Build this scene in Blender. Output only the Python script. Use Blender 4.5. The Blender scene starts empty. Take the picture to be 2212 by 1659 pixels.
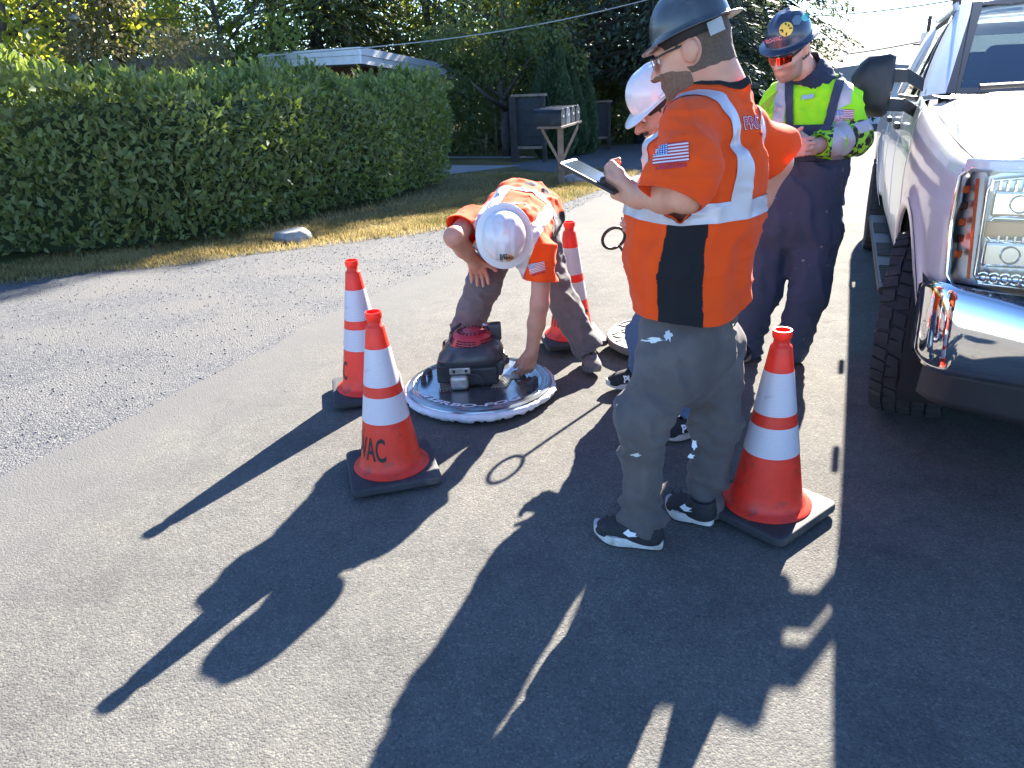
import bpy, bmesh, math, random
import numpy as np
from mathutils import Vector, Matrix
from mathutils.bvhtree import BVHTree
random.seed(7); RNG = np.random.default_rng(7)
SC = bpy.context.scene; COL = SC.collection
rad = math.radians

# ------------------------------------------------------------------ camera
CAM_POS = np.array([0.0, 0.0, 1.6]); CAM_PITCH, CAM_ROLL = 23.3, 3.0
def cam_basis(pitch, roll):
    p, r = rad(pitch), rad(roll)
    f = np.array([0, math.cos(p), -math.sin(p)]); right = np.array([1., 0, 0]); up = np.cross(right, f)
    c, s = math.cos(r), math.sin(r)
    return c*right - s*up, s*right + c*up, f
CR, CU, CF = cam_basis(CAM_PITCH, CAM_ROLL)
cd = bpy.data.cameras.new('camera'); cam = bpy.data.objects.new('camera', cd); COL.objects.link(cam)
cd.sensor_width = 36; cd.lens = 36*1661/2212; cd.clip_start = 0.05; cd.clip_end = 2000
cam.matrix_world = Matrix(((CR[0], CU[0], -CF[0], CAM_POS[0]), (CR[1], CU[1], -CF[1], CAM_POS[1]), (CR[2], CU[2], -CF[2], CAM_POS[2]), (0, 0, 0, 1)))
SC.camera = cam
# ------------------------------------------------------------------ sky, sun, exposure
SUN_AZ, SUN_EL = 27.8, 27.3          # azimuth from +Y towards +X
w = bpy.data.worlds.new('World'); SC.world = w; w.use_nodes = True
nt = w.node_tree; nt.nodes.clear()
sky = nt.nodes.new('ShaderNodeTexSky'); sky.sky_type = 'NISHITA'; sky.sun_disc = False
sky.sun_elevation = rad(SUN_EL); sky.sun_rotation = rad(SUN_AZ); sky.air_density = 0.7; sky.dust_density = 0.0; sky.ozone_density = 5.5
bg = nt.nodes.new('ShaderNodeBackground'); bg.inputs['Strength'].default_value = 0.080
wo = nt.nodes.new('ShaderNodeOutputWorld')
nt.links.new(sky.outputs[0], bg.inputs[0]); nt.links.new(bg.outputs[0], wo.inputs[0])
sl = bpy.data.lights.new('sun', 'SUN'); sl.energy = 5.0; sl.angle = rad(0.53); sl.color = (1.0, 0.93, 0.82)
sun = bpy.data.objects.new('sun', sl); COL.objects.link(sun)
SUN_DIR = Vector((math.sin(rad(SUN_AZ))*math.cos(rad(SUN_EL)), math.cos(rad(SUN_AZ))*math.cos(rad(SUN_EL)), math.sin(rad(SUN_EL))))
sun.rotation_euler = SUN_DIR.to_track_quat('Z', 'Y').to_euler(); sun.location = SUN_DIR*40
vs = SC.view_settings; vs.view_transform = 'Standard'; vs.look = 'None'; vs.exposure = 2.68; vs.gamma = 1.0; vs.use_curve_mapping = False
SC.cycles.max_bounces = 8; SC.cycles.diffuse_bounces = 3; SC.cycles.glossy_bounces = 4; SC.cycles.transmission_bounces = 6
SC.cycles.transparent_max_bounces = 8; SC.cycles.caustics_reflective = False; SC.cycles.caustics_refractive = False
SC.cycles.use_denoising = True; SC.cycles.sample_clamp_indirect = 6.0
SC.cycles.use_adaptive_sampling = True; SC.cycles.adaptive_threshold = 0.02

# ------------------------------------------------------------------ pixel and terrain helpers
def at(px, py, Y):
    "point seen at pixel (px, py) of a 2212 x 1659 picture, at world depth Y"
    r = (px-1106)/1661*CR - (py-829.5)/1661*CU + CF
    return CAM_POS + r*(Y-CAM_POS[1])/r[1]
AU = np.array([.4, .9165]); AU = AU/np.linalg.norm(AU); BV = np.array([AU[1], -AU[0]])   # along the road, across it
def slope(u):
    u = np.asarray(u, float)
    return -.055*(np.logaddexp(0, (u-3.7)/.6)*.6 - np.logaddexp(0, (u-32)/2)*2)
def gz(x, y): return slope(AU[0]*np.asarray(x)+AU[1]*np.asarray(y))
def uv2xy(u, v): return (AU[0]*u+BV[0]*v, AU[1]*u+BV[1]*v)
def W3(u, v, h=0.0):
    x, y = uv2xy(u, v); return np.array([x, y, float(slope(u))+h])
def gnd(px, py, z=0):
    r = (px-1106)/1661*CR - (py-829.5)/1661*CU + CF
    return CAM_POS + r*(z-CAM_POS[2])/r[2]

# ------------------------------------------------------------------ object helpers
def tag(o, label=None, cat=None, group=None, kind=None):
    if label: o['label'] = label
    if cat: o['category'] = cat
    if group: o['group'] = group
    if kind: o['kind'] = kind
    return o
def empty(name, loc=(0, 0, 0), rz=0):
    o = bpy.data.objects.new(name, None); COL.objects.link(o); o.location = tuple(loc); o.rotation_euler = (0, 0, rz); o.empty_display_size = .1
    return o
def mesh_obj(name, V, F, mat=None, parent=None, smooth=True, mats=None, fmat=None):
    me = bpy.data.meshes.new(name)
    V = np.asarray(V, np.float32).reshape(-1, 3)
    if isinstance(F, np.ndarray):
        n, k = F.shape
        me.vertices.add(len(V)); me.vertices.foreach_set('co', V.ravel())
        me.loops.add(n*k); me.loops.foreach_set('vertex_index', F.astype(np.int32).ravel())
        me.polygons.add(n); me.polygons.foreach_set('loop_start', np.arange(0, n*k, k, dtype=np.int32))
        me.update(calc_edges=True)
    else:
        me.from_pydata([tuple(map(float, v)) for v in V], [], [tuple(int(i) for i in f) for f in F]); me.update()
    if smooth and len(me.polygons): me.polygons.foreach_set('use_smooth', np.ones(len(me.polygons), bool))
    for m in (mats or ([mat] if mat else [])): me.materials.append(m)
    if fmat is not None: me.polygons.foreach_set('material_index', np.asarray(fmat, np.int32))
    o = bpy.data.objects.new(name, me); COL.objects.link(o)
    if parent is not None: o.parent = parent
    return o
def share(name, me, parent=None, loc=(0, 0, 0), rot=(0, 0, 0), scale=(1, 1, 1)):
    o = bpy.data.objects.new(name, me); COL.objects.link(o)
    if parent is not None: o.parent = parent
    o.location = tuple(loc); o.rotation_euler = rot; o.scale = scale
    return o
def fattr(o, name, vals):
    a = o.data.attributes.new(name, 'FLOAT', 'POINT'); a.data.foreach_set('value', np.asarray(vals, np.float32))
def mod(o, typ, **kw):
    m = o.modifiers.new(typ.lower(), typ)
    for k, v in kw.items(): setattr(m, k, v)
    return m
def bevel(o, w, seg=2, ang=35):
    mod(o, 'BEVEL', width=w, segments=seg, limit_method='ANGLE', angle_limit=rad(ang)); return o

class MB:
    "collects shapes, builds ONE mesh object"
    def __init__(s): s.v = []; s.f = []
    def add(s, V, F):
        n = len(s.v); s.v += [tuple(map(float, p)) for p in V]; s.f += [tuple(int(i)+n for i in f) for f in F]; return s
    def box(s, c, d, R=None):
        c = np.asarray(c, float); d = np.asarray(d, float)/2
        V = np.array([(x, y, z) for x in (-1, 1) for y in (-1, 1) for z in (-1, 1)])*d
        if R is not None: V = V@np.asarray(R).T
        return s.add(V+c, [(0, 1, 3, 2), (4, 6, 7, 5), (0, 4, 5, 1), (2, 3, 7, 6), (0, 2, 6, 4), (1, 5, 7, 3)])
    def tube(s, P, r, n=10, cap=True):
        P = [np.asarray(p, float) for p in P]; rr = r if hasattr(r, '__len__') else [r]*len(P)
        t0 = P[1]-P[0]; up = np.array([0, 0, 1.]) if abs(t0[2]) < .9*np.linalg.norm(t0) else np.array([1., 0, 0])
        V = []; prev = None
        for i, p in enumerate(P):
            t = (P[min(i+1, len(P)-1)]-P[max(i-1, 0)]); t = t/(np.linalg.norm(t)+1e-9)
            a = np.cross(up, t) if prev is None else prev-t*np.dot(prev, t)
            a = a/(np.linalg.norm(a)+1e-9); prev = a; b = np.cross(t, a)
            V += [p+rr[i]*(math.cos(q)*a+math.sin(q)*b) for q in np.linspace(0, 2*math.pi, n, endpoint=False)]
        F = [(i*n+j, i*n+(j+1) % n, (i+1)*n+(j+1) % n, (i+1)*n+j) for i in range(len(P)-1) for j in range(n)]
        if cap: F += [tuple(range(n-1, -1, -1)), tuple(range((len(P)-1)*n, len(P)*n))]
        return s.add(V, F)
    def lathe(s, prof, n=32, c=(0, 0, 0), cap=False, R=None):
        V = [(r*math.cos(q), r*math.sin(q), z) for r, z in prof for q in np.linspace(0, 2*math.pi, n, endpoint=False)]
        V = np.array(V)
        if R is not None: V = V@np.asarray(R).T
        F = [(i*n+j, i*n+(j+1) % n, (i+1)*n+(j+1) % n, (i+1)*n+j) for i in range(len(prof)-1) for j in range(n)]
        if cap: F += [tuple(range(n-1, -1, -1)), tuple(range((len(prof)-1)*n, len(prof)*n))]
        return s.add(V+np.asarray(c, float), F)
    def loft(s, rings, close=True, cap=True):
        n = len(rings[0]); V = [p for r in rings for p in r]
        m = n if close else n-1
        F = [(i*n+j, i*n+(j+1) % n, (i+1)*n+(j+1) % n, (i+1)*n+j) for i in range(len(rings)-1) for j in range(m)]
        if cap and close: F += [tuple(range(n-1, -1, -1)), tuple(range((len(rings)-1)*n, len(rings)*n))]
        return s.add(V, F)
    def prism(s, poly, z0, z1, axes=(0, 1, 2)):
        n = len(poly); V = []
        for z in (z0, z1):
            for a, b in poly:
                p = [0, 0, 0]; p[axes[0]] = a; p[axes[1]] = b; p[axes[2]] = z; V.append(p)
        F = [(i, (i+1) % n, n+(i+1) % n, n+i) for i in range(n)]+[tuple(range(n-1, -1, -1)), tuple(range(n, 2*n))]
        return s.add(V, F)
    def build(s, name, mat=None, parent=None, smooth=False, fix=True):
        o = mesh_obj(name, s.v, s.f, mat, parent, smooth)
        if fix:
            bm = bmesh.new(); bm.from_mesh(o.data); bmesh.ops.recalc_face_normals(bm, faces=bm.faces); bm.to_mesh(o.data); bm.free()
        return o
def smooth_ang(o, deg=35):
    "smooth faces, sharp edges above the angle"
    me = o.data; bm = bmesh.new(); bm.from_mesh(me)
    for f in bm.faces: f.smooth = True
    for e in bm.edges:
        if len(e.link_faces) == 2 and e.calc_face_angle(0) > rad(deg): e.smooth = False
    bm.to_mesh(me); bm.free(); return o

# ------------------------------------------------------------------ materials
MATS = {}
def mk(name):
    m = bpy.data.materials.new(name); m.use_nodes = True; nt = m.node_tree; nt.nodes.clear()
    out = nt.nodes.new('ShaderNodeOutputMaterial'); MATS[name] = m
    return m, nt, out
def nd(nt, typ, **kw):
    n = nt.nodes.new('ShaderNode'+typ)
    for k, v in kw.items():
        if k in n.inputs: n.inputs[k].default_value = v
        else: setattr(n, k, v)
    return n
def ramp(nt, src, stops):
    r = nt.nodes.new('ShaderNodeValToRGB'); e = r.color_ramp.elements
    while len(e) < len(stops): e.new(.5)
    for i, (p, c) in enumerate(stops): e[i].position = p; e[i].color = (*c, 1) if len(c) == 3 else c
    nt.links.new(src, r.inputs[0]); return r
def mixc(nt, a, b, fac, blend='MIX'):
    m = nt.nodes.new('ShaderNodeMix'); m.data_type = 'RGBA'; m.blend_type = blend
    for sock, v in ((m.inputs[0], fac), (m.inputs[6], a), (m.inputs[7], b)):
        if hasattr(v, 'is_output') or hasattr(v, 'links'): nt.links.new(v, sock)
        else: sock.default_value = (*v, 1) if hasattr(v, '__len__') and len(v) == 3 else v
    return m.outputs[2]
def M(name, col, rough=.6, metal=0., var=0., vscale=8., bump=0., bscale=150., coat=0., spec=.5, dirt=None, dscale=6., dthr=(.55, .7), sheen=0., coords='Object', sub=0., trans=0., bdist=.002):
    "principled with colour variation, an optional second colour in patches, and fine relief"
    if name in MATS: return MATS[name]
    m, nt, out = mk(name); L = nt.links.new
    b = nd(nt, 'BsdfPrincipled', Roughness=rough, Metallic=metal)
    b.inputs['Specular IOR Level'].default_value = spec; b.inputs['Coat Weight'].default_value = coat; b.inputs['Coat Roughness'].default_value = .05
    b.inputs['Sheen Weight'].default_value = sheen
    if sub: b.inputs['Subsurface Weight'].default_value = sub; b.inputs['Subsurface Radius'].default_value = (.01, .004, .002)
    tc = nd(nt, 'TexCoord'); src = tc.outputs[coords]; colsock = None
    if var:
        n = nd(nt, 'TexNoise', Scale=vscale, Detail=5.); L(src, n.inputs['Vector'])
        r = ramp(nt, n.outputs[0], [(.3, tuple(max(0, c*(1-var)) for c in col)), (.7, tuple(min(1, c*(1+var)) for c in col))]); colsock = r.outputs[0]
    if dirt is not None:
        n2 = nd(nt, 'TexNoise', Scale=dscale, Detail=8., Roughness=.65); L(src, n2.inputs['Vector'])
        r2 = ramp(nt, n2.outputs[0], [(dthr[0], (0, 0, 0)), (dthr[1], (1, 1, 1))])
        colsock = mixc(nt, colsock if colsock is not None else col, dirt, r2.outputs[0])
    if colsock is not None: L(colsock, b.inputs['Base Color'])
    else: b.inputs['Base Color'].default_value = (*col, 1)
    if bump:
        n3 = nd(nt, 'TexNoise', Scale=bscale, Detail=4.); L(src, n3.inputs['Vector'])
        bp = nd(nt, 'Bump', Strength=bump, Distance=bdist); L(n3.outputs[0], bp.inputs['Height']); L(bp.outputs[0], b.inputs['Normal'])
    if trans:
        tb = nd(nt, 'BsdfTranslucent'); tb.inputs[0].default_value = (*col, 1)
        if colsock is not None: L(colsock, tb.inputs[0])
        ms = nd(nt, 'MixShader', Fac=trans); L(b.outputs[0], ms.inputs[1]); L(tb.outputs[0], ms.inputs[2]); L(ms.outputs[0], out.inputs[0])
    else: L(b.outputs[0], out.inputs[0])
    return m

# ------------------------------------------------------------------ implicit surfaces (bodies, clothes)
def nrm(v): v = np.asarray(v, float); return v/(np.linalg.norm(v)+1e-12)
LAT = np.random.default_rng(3).random((32, 32, 32)).astype(np.float32)
def vnoise(p):
    i = np.floor(p).astype(np.int32); f = (p-i).astype(np.float32); f = f*f*(3-2*f); i &= 31; j = (i+1) & 31
    x0, y0, z0 = i.T; x1, y1, z1 = j.T; fx, fy, fz = f.T
    a = LAT[x0, y0, z0]*(1-fx)+LAT[x1, y0, z0]*fx; b = LAT[x0, y1, z0]*(1-fx)+LAT[x1, y1, z0]*fx
    c = LAT[x0, y0, z1]*(1-fx)+LAT[x1, y0, z1]*fx; d = LAT[x0, y1, z1]*(1-fx)+LAT[x1, y1, z1]*fx
    return (a*(1-fy)+b*fy)*(1-fz)+(c*(1-fy)+d*fy)*fz
def smin(a, b, k):
    if k <= 0: return np.minimum(a, b)
    h = np.clip(.5+.5*(b-a)/k, 0, 1); return b*(1-h)+a*h-k*h*(1-h)
def smax(a, b, k): return -smin(-a, -b, k)
def rc(a, b, ra, rb=None):
    a = np.asarray(a, float); b = np.asarray(b, float); rb = ra if rb is None else rb; ab = b-a; L2 = ab@ab+1e-12
    def f(P):
        t = np.clip((P-a)@ab/L2, 0, 1); return np.linalg.norm(P-a-t[:, None]*ab, axis=1)-(ra+(rb-ra)*t)
    f.bb = (np.minimum(a-ra, b-rb), np.maximum(a+ra, b+rb)); return f
def ell(c, r, R=None):
    c = np.asarray(c, float); r = np.asarray(r, float); R = np.eye(3) if R is None else np.asarray(R, float)   # columns of R: axes
    def f(P):
        q = (P-c)@R; k0 = np.linalg.norm(q/r, axis=1); k1 = np.linalg.norm(q/(r*r), axis=1)+1e-9
        return k0*(k0-1)/k1
    m = r.max(); f.bb = (c-m, c+m); return f
def loftf(secs):
    "secs: (centre, side vector, half width, front vector, half depth front, half depth back)"
    secs = [(np.asarray(c, float), nrm(s), a, nrm(fr), bf, bb) for c, s, a, fr, bf, bb in secs]
    def f(P):
        d = None
        for (c0, s0, a0, f0, p0, q0), (c1, s1, a1, f1, p1, q1) in zip(secs[:-1], secs[1:]):
            ab = c1-c0; L = np.linalg.norm(ab); raw = (P-c0)@ab/(L*L); t = np.clip(raw, 0, 1)
            s = s0+(s1-s0)*t[:, None]; fr = f0+(f1-f0)*t[:, None]
            q = P-c0-t[:, None]*ab; a = a0+(a1-a0)*t
            y = np.einsum('ij,ij->i', q, fr); x = np.einsum('ij,ij->i', q, s)
            b = np.where(y > 0, p0+(p1-p0)*t, q0+(q1-q0)*t); w = (raw-t)*L
            m = np.minimum(a, b); k0 = np.sqrt((x/a)**2+(y/b)**2+(w/(.45*m))**2); k1 = np.sqrt((x/a**2)**2+(y/b**2)**2+(w/(.45*m)**2)**2)+1e-6
            e = k0*(k0-1)/k1
            d = e if d is None else smin(d, e, .03)
        return d
    lo = np.min([c-max(a, p, q) for c, s, a, fr, p, q in secs], 0); hi = np.max([c+max(a, p, q) for c, s, a, fr, p, q in secs], 0)
    f.bb = (lo, hi); return f
def union(prims, k=.03):
    def f(P):
        d = prims[0](P)
        for q in prims[1:]: d = smin(d, q(P), k)
        return d
    f.bb = (np.min([p.bb[0] for p in prims], 0), np.max([p.bb[1] for p in prims], 0)); return f
def chain(pts, rs): return [rc(pts[i], pts[i+1], rs[i], rs[i+1]) for i in range(len(pts)-1)]
def surf_nets(f, h, lo=None, hi=None, pad=.03):
    lo = np.asarray(f.bb[0] if lo is None else lo, float)-pad; hi = np.asarray(f.bb[1] if hi is None else hi, float)+pad
    n = np.maximum(np.ceil((hi-lo)/h).astype(int)+1, 4)
    ax = [lo[i]+h*np.arange(n[i]) for i in range(3)]
    G = np.stack(np.meshgrid(*ax, indexing='ij'), -1).reshape(-1, 3)
    Bk = 6; nb_ = -(-n//Bk); cen = np.stack(np.meshgrid(*[lo[i]+h*(np.arange(nb_[i])*Bk+(Bk-1)/2) for i in range(3)], indexing='ij'), -1).reshape(-1, 3)
    dc = f(cen).reshape(nb_); near_ = np.abs(dc) < Bk*h*.9*1.7+.014
    big = lambda a: np.repeat(np.repeat(np.repeat(a, Bk, 0), Bk, 1), Bk, 2)[:n[0], :n[1], :n[2]]
    D = big(dc).astype(np.float32); sel = big(near_).reshape(-1); Df = D.reshape(-1).copy(); ii = np.flatnonzero(sel)
    for s in range(0, len(ii), 300000): Df[ii[s:s+300000]] = f(G[ii[s:s+300000]])
    D = Df.reshape(n); S = D < 0
    nx, ny, nz = n-1; cnt = np.zeros((nx, ny, nz), np.int8); corners = [(i, j, k) for i in (0, 1) for j in (0, 1) for k in (0, 1)]
    for i, j, k in corners: cnt += S[i:i+nx, j:j+ny, k:k+nz]
    act = (cnt > 0) & (cnt < 8); idx = np.argwhere(act); num = -np.ones(act.shape, np.int64); num[act] = np.arange(len(idx))
    acc = np.zeros((len(idx), 3)); m = np.zeros(len(idx))
    for a in range(3):
        o1, o2 = [b for b in range(3) if b != a]
        for p in (0, 1):
            for q in (0, 1):
                c0 = np.zeros(3, int); c0[o1] = p; c0[o2] = q; c1 = c0.copy(); c1[a] = 1
                A = idx+c0; B = idx+c1; da = D[tuple(A.T)]; db = D[tuple(B.T)]; x = (da < 0) != (db < 0)
                t = np.where(x, da/np.where(x, da-db, 1), 0); acc[x] += c0+(c1-c0)*t[x, None]; m += x
    V = lo+(idx+acc/m[:, None])*h
    Q = []
    for a in range(3):
        o1, o2 = (a+1) % 3, (a+2) % 3
        sl0 = [slice(None)]*3; sl1 = [slice(None)]*3; sl0[a] = slice(0, n[a]-1); sl1[a] = slice(1, n[a])
        x = S[tuple(sl0)] != S[tuple(sl1)]; e = np.argwhere(x)
        ok = (e[:, o1] > 0) & (e[:, o2] > 0) & (e[:, o1] < n[o1]-1) & (e[:, o2] < n[o2]-1); e = e[ok]
        d1 = np.zeros(3, int); d1[o1] = 1; d2 = np.zeros(3, int); d2[o2] = 1
        q = np.stack([num[tuple((e-d1-d2).T)], num[tuple((e-d2).T)], num[tuple(e.T)], num[tuple((e-d1).T)]], 1)
        inside = S[tuple(e.T)]; q[~inside] = q[~inside][:, ::-1]
        Q.append(q)
    return V, np.concatenate(Q)
def vnormals(V, Q):
    n = np.cross(V[Q[:, 2]]-V[Q[:, 0]], V[Q[:, 3 if Q.shape[1] > 3 else 1]]-V[Q[:, 1 if Q.shape[1] > 3 else 0]])
    if Q.shape[1] == 3: n = np.cross(V[Q[:, 1]]-V[Q[:, 0]], V[Q[:, 2]]-V[Q[:, 0]])
    N = np.zeros_like(V)
    for k in range(Q.shape[1]): np.add.at(N, Q[:, k], n)
    return N/(np.linalg.norm(N, axis=1, keepdims=True)+1e-12)
def relax(V, Q, it=1, lam=.5):
    for _ in range(it):
        S = np.zeros_like(V); c = np.zeros(len(V))
        for a, b in ((0, 1), (1, 2), (2, 3), (3, 0)):
            np.add.at(S, Q[:, a], V[Q[:, b]]); np.add.at(S, Q[:, b], V[Q[:, a]]); np.add.at(c, Q[:, a], 1); np.add.at(c, Q[:, b], 1)
        V = V+lam*(S/c[:, None]-V)
    return V
def tris(Q): return Q if Q.shape[1] == 3 else np.concatenate([Q[:, [0, 1, 2]], Q[:, [0, 2, 3]]])
def clipf(V, T, val):
    "keep the part of a triangle mesh where val < 0"
    T = tris(T); s = val[T] < 0; k = s.sum(1); out = [T[k == 3]]; newV = []; base = len(V); cache = {}
    def cut(i, j):
        key = (i, j) if i < j else (j, i)
        if key not in cache:
            i, j = key; t = val[i]/(val[i]-val[j]); newV.append(V[i]+t*(V[j]-V[i])); cache[key] = base+len(newV)-1
        return cache[key]
    ex = []
    for t, c in zip(T[(k == 1) | (k == 2)], s[(k == 1) | (k == 2)]):
        t = [int(x) for x in t]
        if c.sum() == 1:
            i = int(np.argmax(c)); a, b, d = t[i], t[(i+1) % 3], t[(i+2) % 3]; ex.append((a, cut(a, b), cut(a, d)))
        else:
            i = int(np.argmin(c)); a, b, d = t[i], t[(i+1) % 3], t[(i+2) % 3]; p = cut(a, b); q = cut(a, d); ex += [(p, b, d), (p, d, q)]
    out.append(np.array(ex, int).reshape(-1, 3)); T2 = np.concatenate(out); VV = np.concatenate([V, np.array(newV).reshape(-1, 3)])
    used, inv = np.unique(T2, return_inverse=True)
    return VV[used], inv.reshape(-1, 3)
def patch(name, V, Q, val, mat, parent, off=.0015, smooth=True):
    "a piece of cloth cut out of a surface where val < 0, lying on it"
    N = vnormals(V, Q); V2, T2 = clipf(V+N*off, Q, val)
    return mesh_obj(name, V2, T2, mat, parent, smooth) if len(T2) else None
def text_mesh(s, size=1.0, bold=0.0, shear=0., font=None, cut=.03):
    cu = bpy.data.curves.new('lettering', 'FONT'); cu.body = s; cu.size = size; cu.align_x = 'CENTER'; cu.align_y = 'CENTER'; cu.offset = bold; cu.shear = shear; cu.resolution_u = 3
    o = bpy.data.objects.new('lettering', cu); COL.objects.link(o)
    dg = bpy.context.evaluated_depsgraph_get(); me = bpy.data.meshes.new_from_object(o.evaluated_get(dg))
    bm = bmesh.new(); bm.from_mesh(me); bmesh.ops.triangulate(bm, faces=bm.faces)
    V = np.array([v.co[:] for v in bm.verts]).reshape(-1, 3); F = np.array([[v.index for v in f.verts] for f in bm.faces]).reshape(-1, 3)
    bm.free(); bpy.data.objects.remove(o); bpy.data.curves.remove(cu); bpy.data.meshes.remove(me)
    return V, F
def subdiv(V, F, cuts=1):
    bm = bmesh.new(); vs_ = [bm.verts.new(v) for v in V]
    for f in F:
        try: bm.faces.new([vs_[i] for i in f])
        except ValueError: pass
    bmesh.ops.subdivide_edges(bm, edges=bm.edges[:], cuts=cuts, use_grid_fill=True); bmesh.ops.triangulate(bm, faces=bm.faces[:]); bm.verts.index_update()
    V = np.array([v.co[:] for v in bm.verts]); F = np.array([[v.index for v in f.verts] for f in bm.faces]); bm.free(); return V, F
def bvh_of(V, Q): return BVHTree.FromPolygons([tuple(map(float, v)) for v in V], [tuple(int(i) for i in q) for q in Q])
def decal(name, V2, F2, o, u, v, bvh, mat, parent, off=.003, reach=.25, smooth=True):
    "lays a flat print (x, y used) on a surface: origin o, axes u, v, projected along -n"
    u = nrm(u); v = np.asarray(v, float); v = nrm(v-u*(v@u)); n = np.cross(u, v); out = []; last = 0.
    for p in V2:
        q = np.asarray(o)+u*p[0]+v*p[1]
        h = bvh.ray_cast(Vector(q+n*reach), Vector(-n), 2*reach)
        if h[0] is not None: r = np.array(h[0]); last = (r-q)@n; out.append(r+n*off)
        else: out.append(q+n*(last+off))
    return mesh_obj(name, np.array(out), [tuple(f) for f in F2], mat, parent, smooth)
def frame(axis, hint):
    z = nrm(axis); x = np.asarray(hint, float); x = nrm(x-z*(x@z)); return np.stack([x, np.cross(z, x), z], 1)
# ================================================================== ground
UR = np.unique(np.concatenate([np.arange(-7, 36, .25), np.arange(36, 80, 4.), np.array([80, 120, 200, 400, 900.])]))
def strip(name, vl, vr, lift, mat, u0=-7, u1=900, nv=2, kind='structure'):
    us = UR[(UR >= u0) & (UR <= u1)]; V = []; F = []
    for u in us:
        a, b = vl(u), vr(u)
        for k in range(nv):
            v = a+(b-a)*k/(nv-1); x, y = uv2xy(u, v); V.append((x, y, float(slope(u))+lift))
    for i in range(len(us)-1):
        for k in range(nv-1): F.append((i*nv+k, i*nv+k+1, (i+1)*nv+k+1, (i+1)*nv+k))
    o = mesh_obj(name, V, F, mat, None, True); tag(o, kind=kind); return o
def jit(u, s, f): return s*(math.sin(u*f+1.3)+.6*math.sin(u*f*2.7+.4)+.4*math.sin(u*f*6.1))
def interp(pts): xs, ys = zip(*pts); return lambda u: float(np.interp(u, xs, ys))

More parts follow.
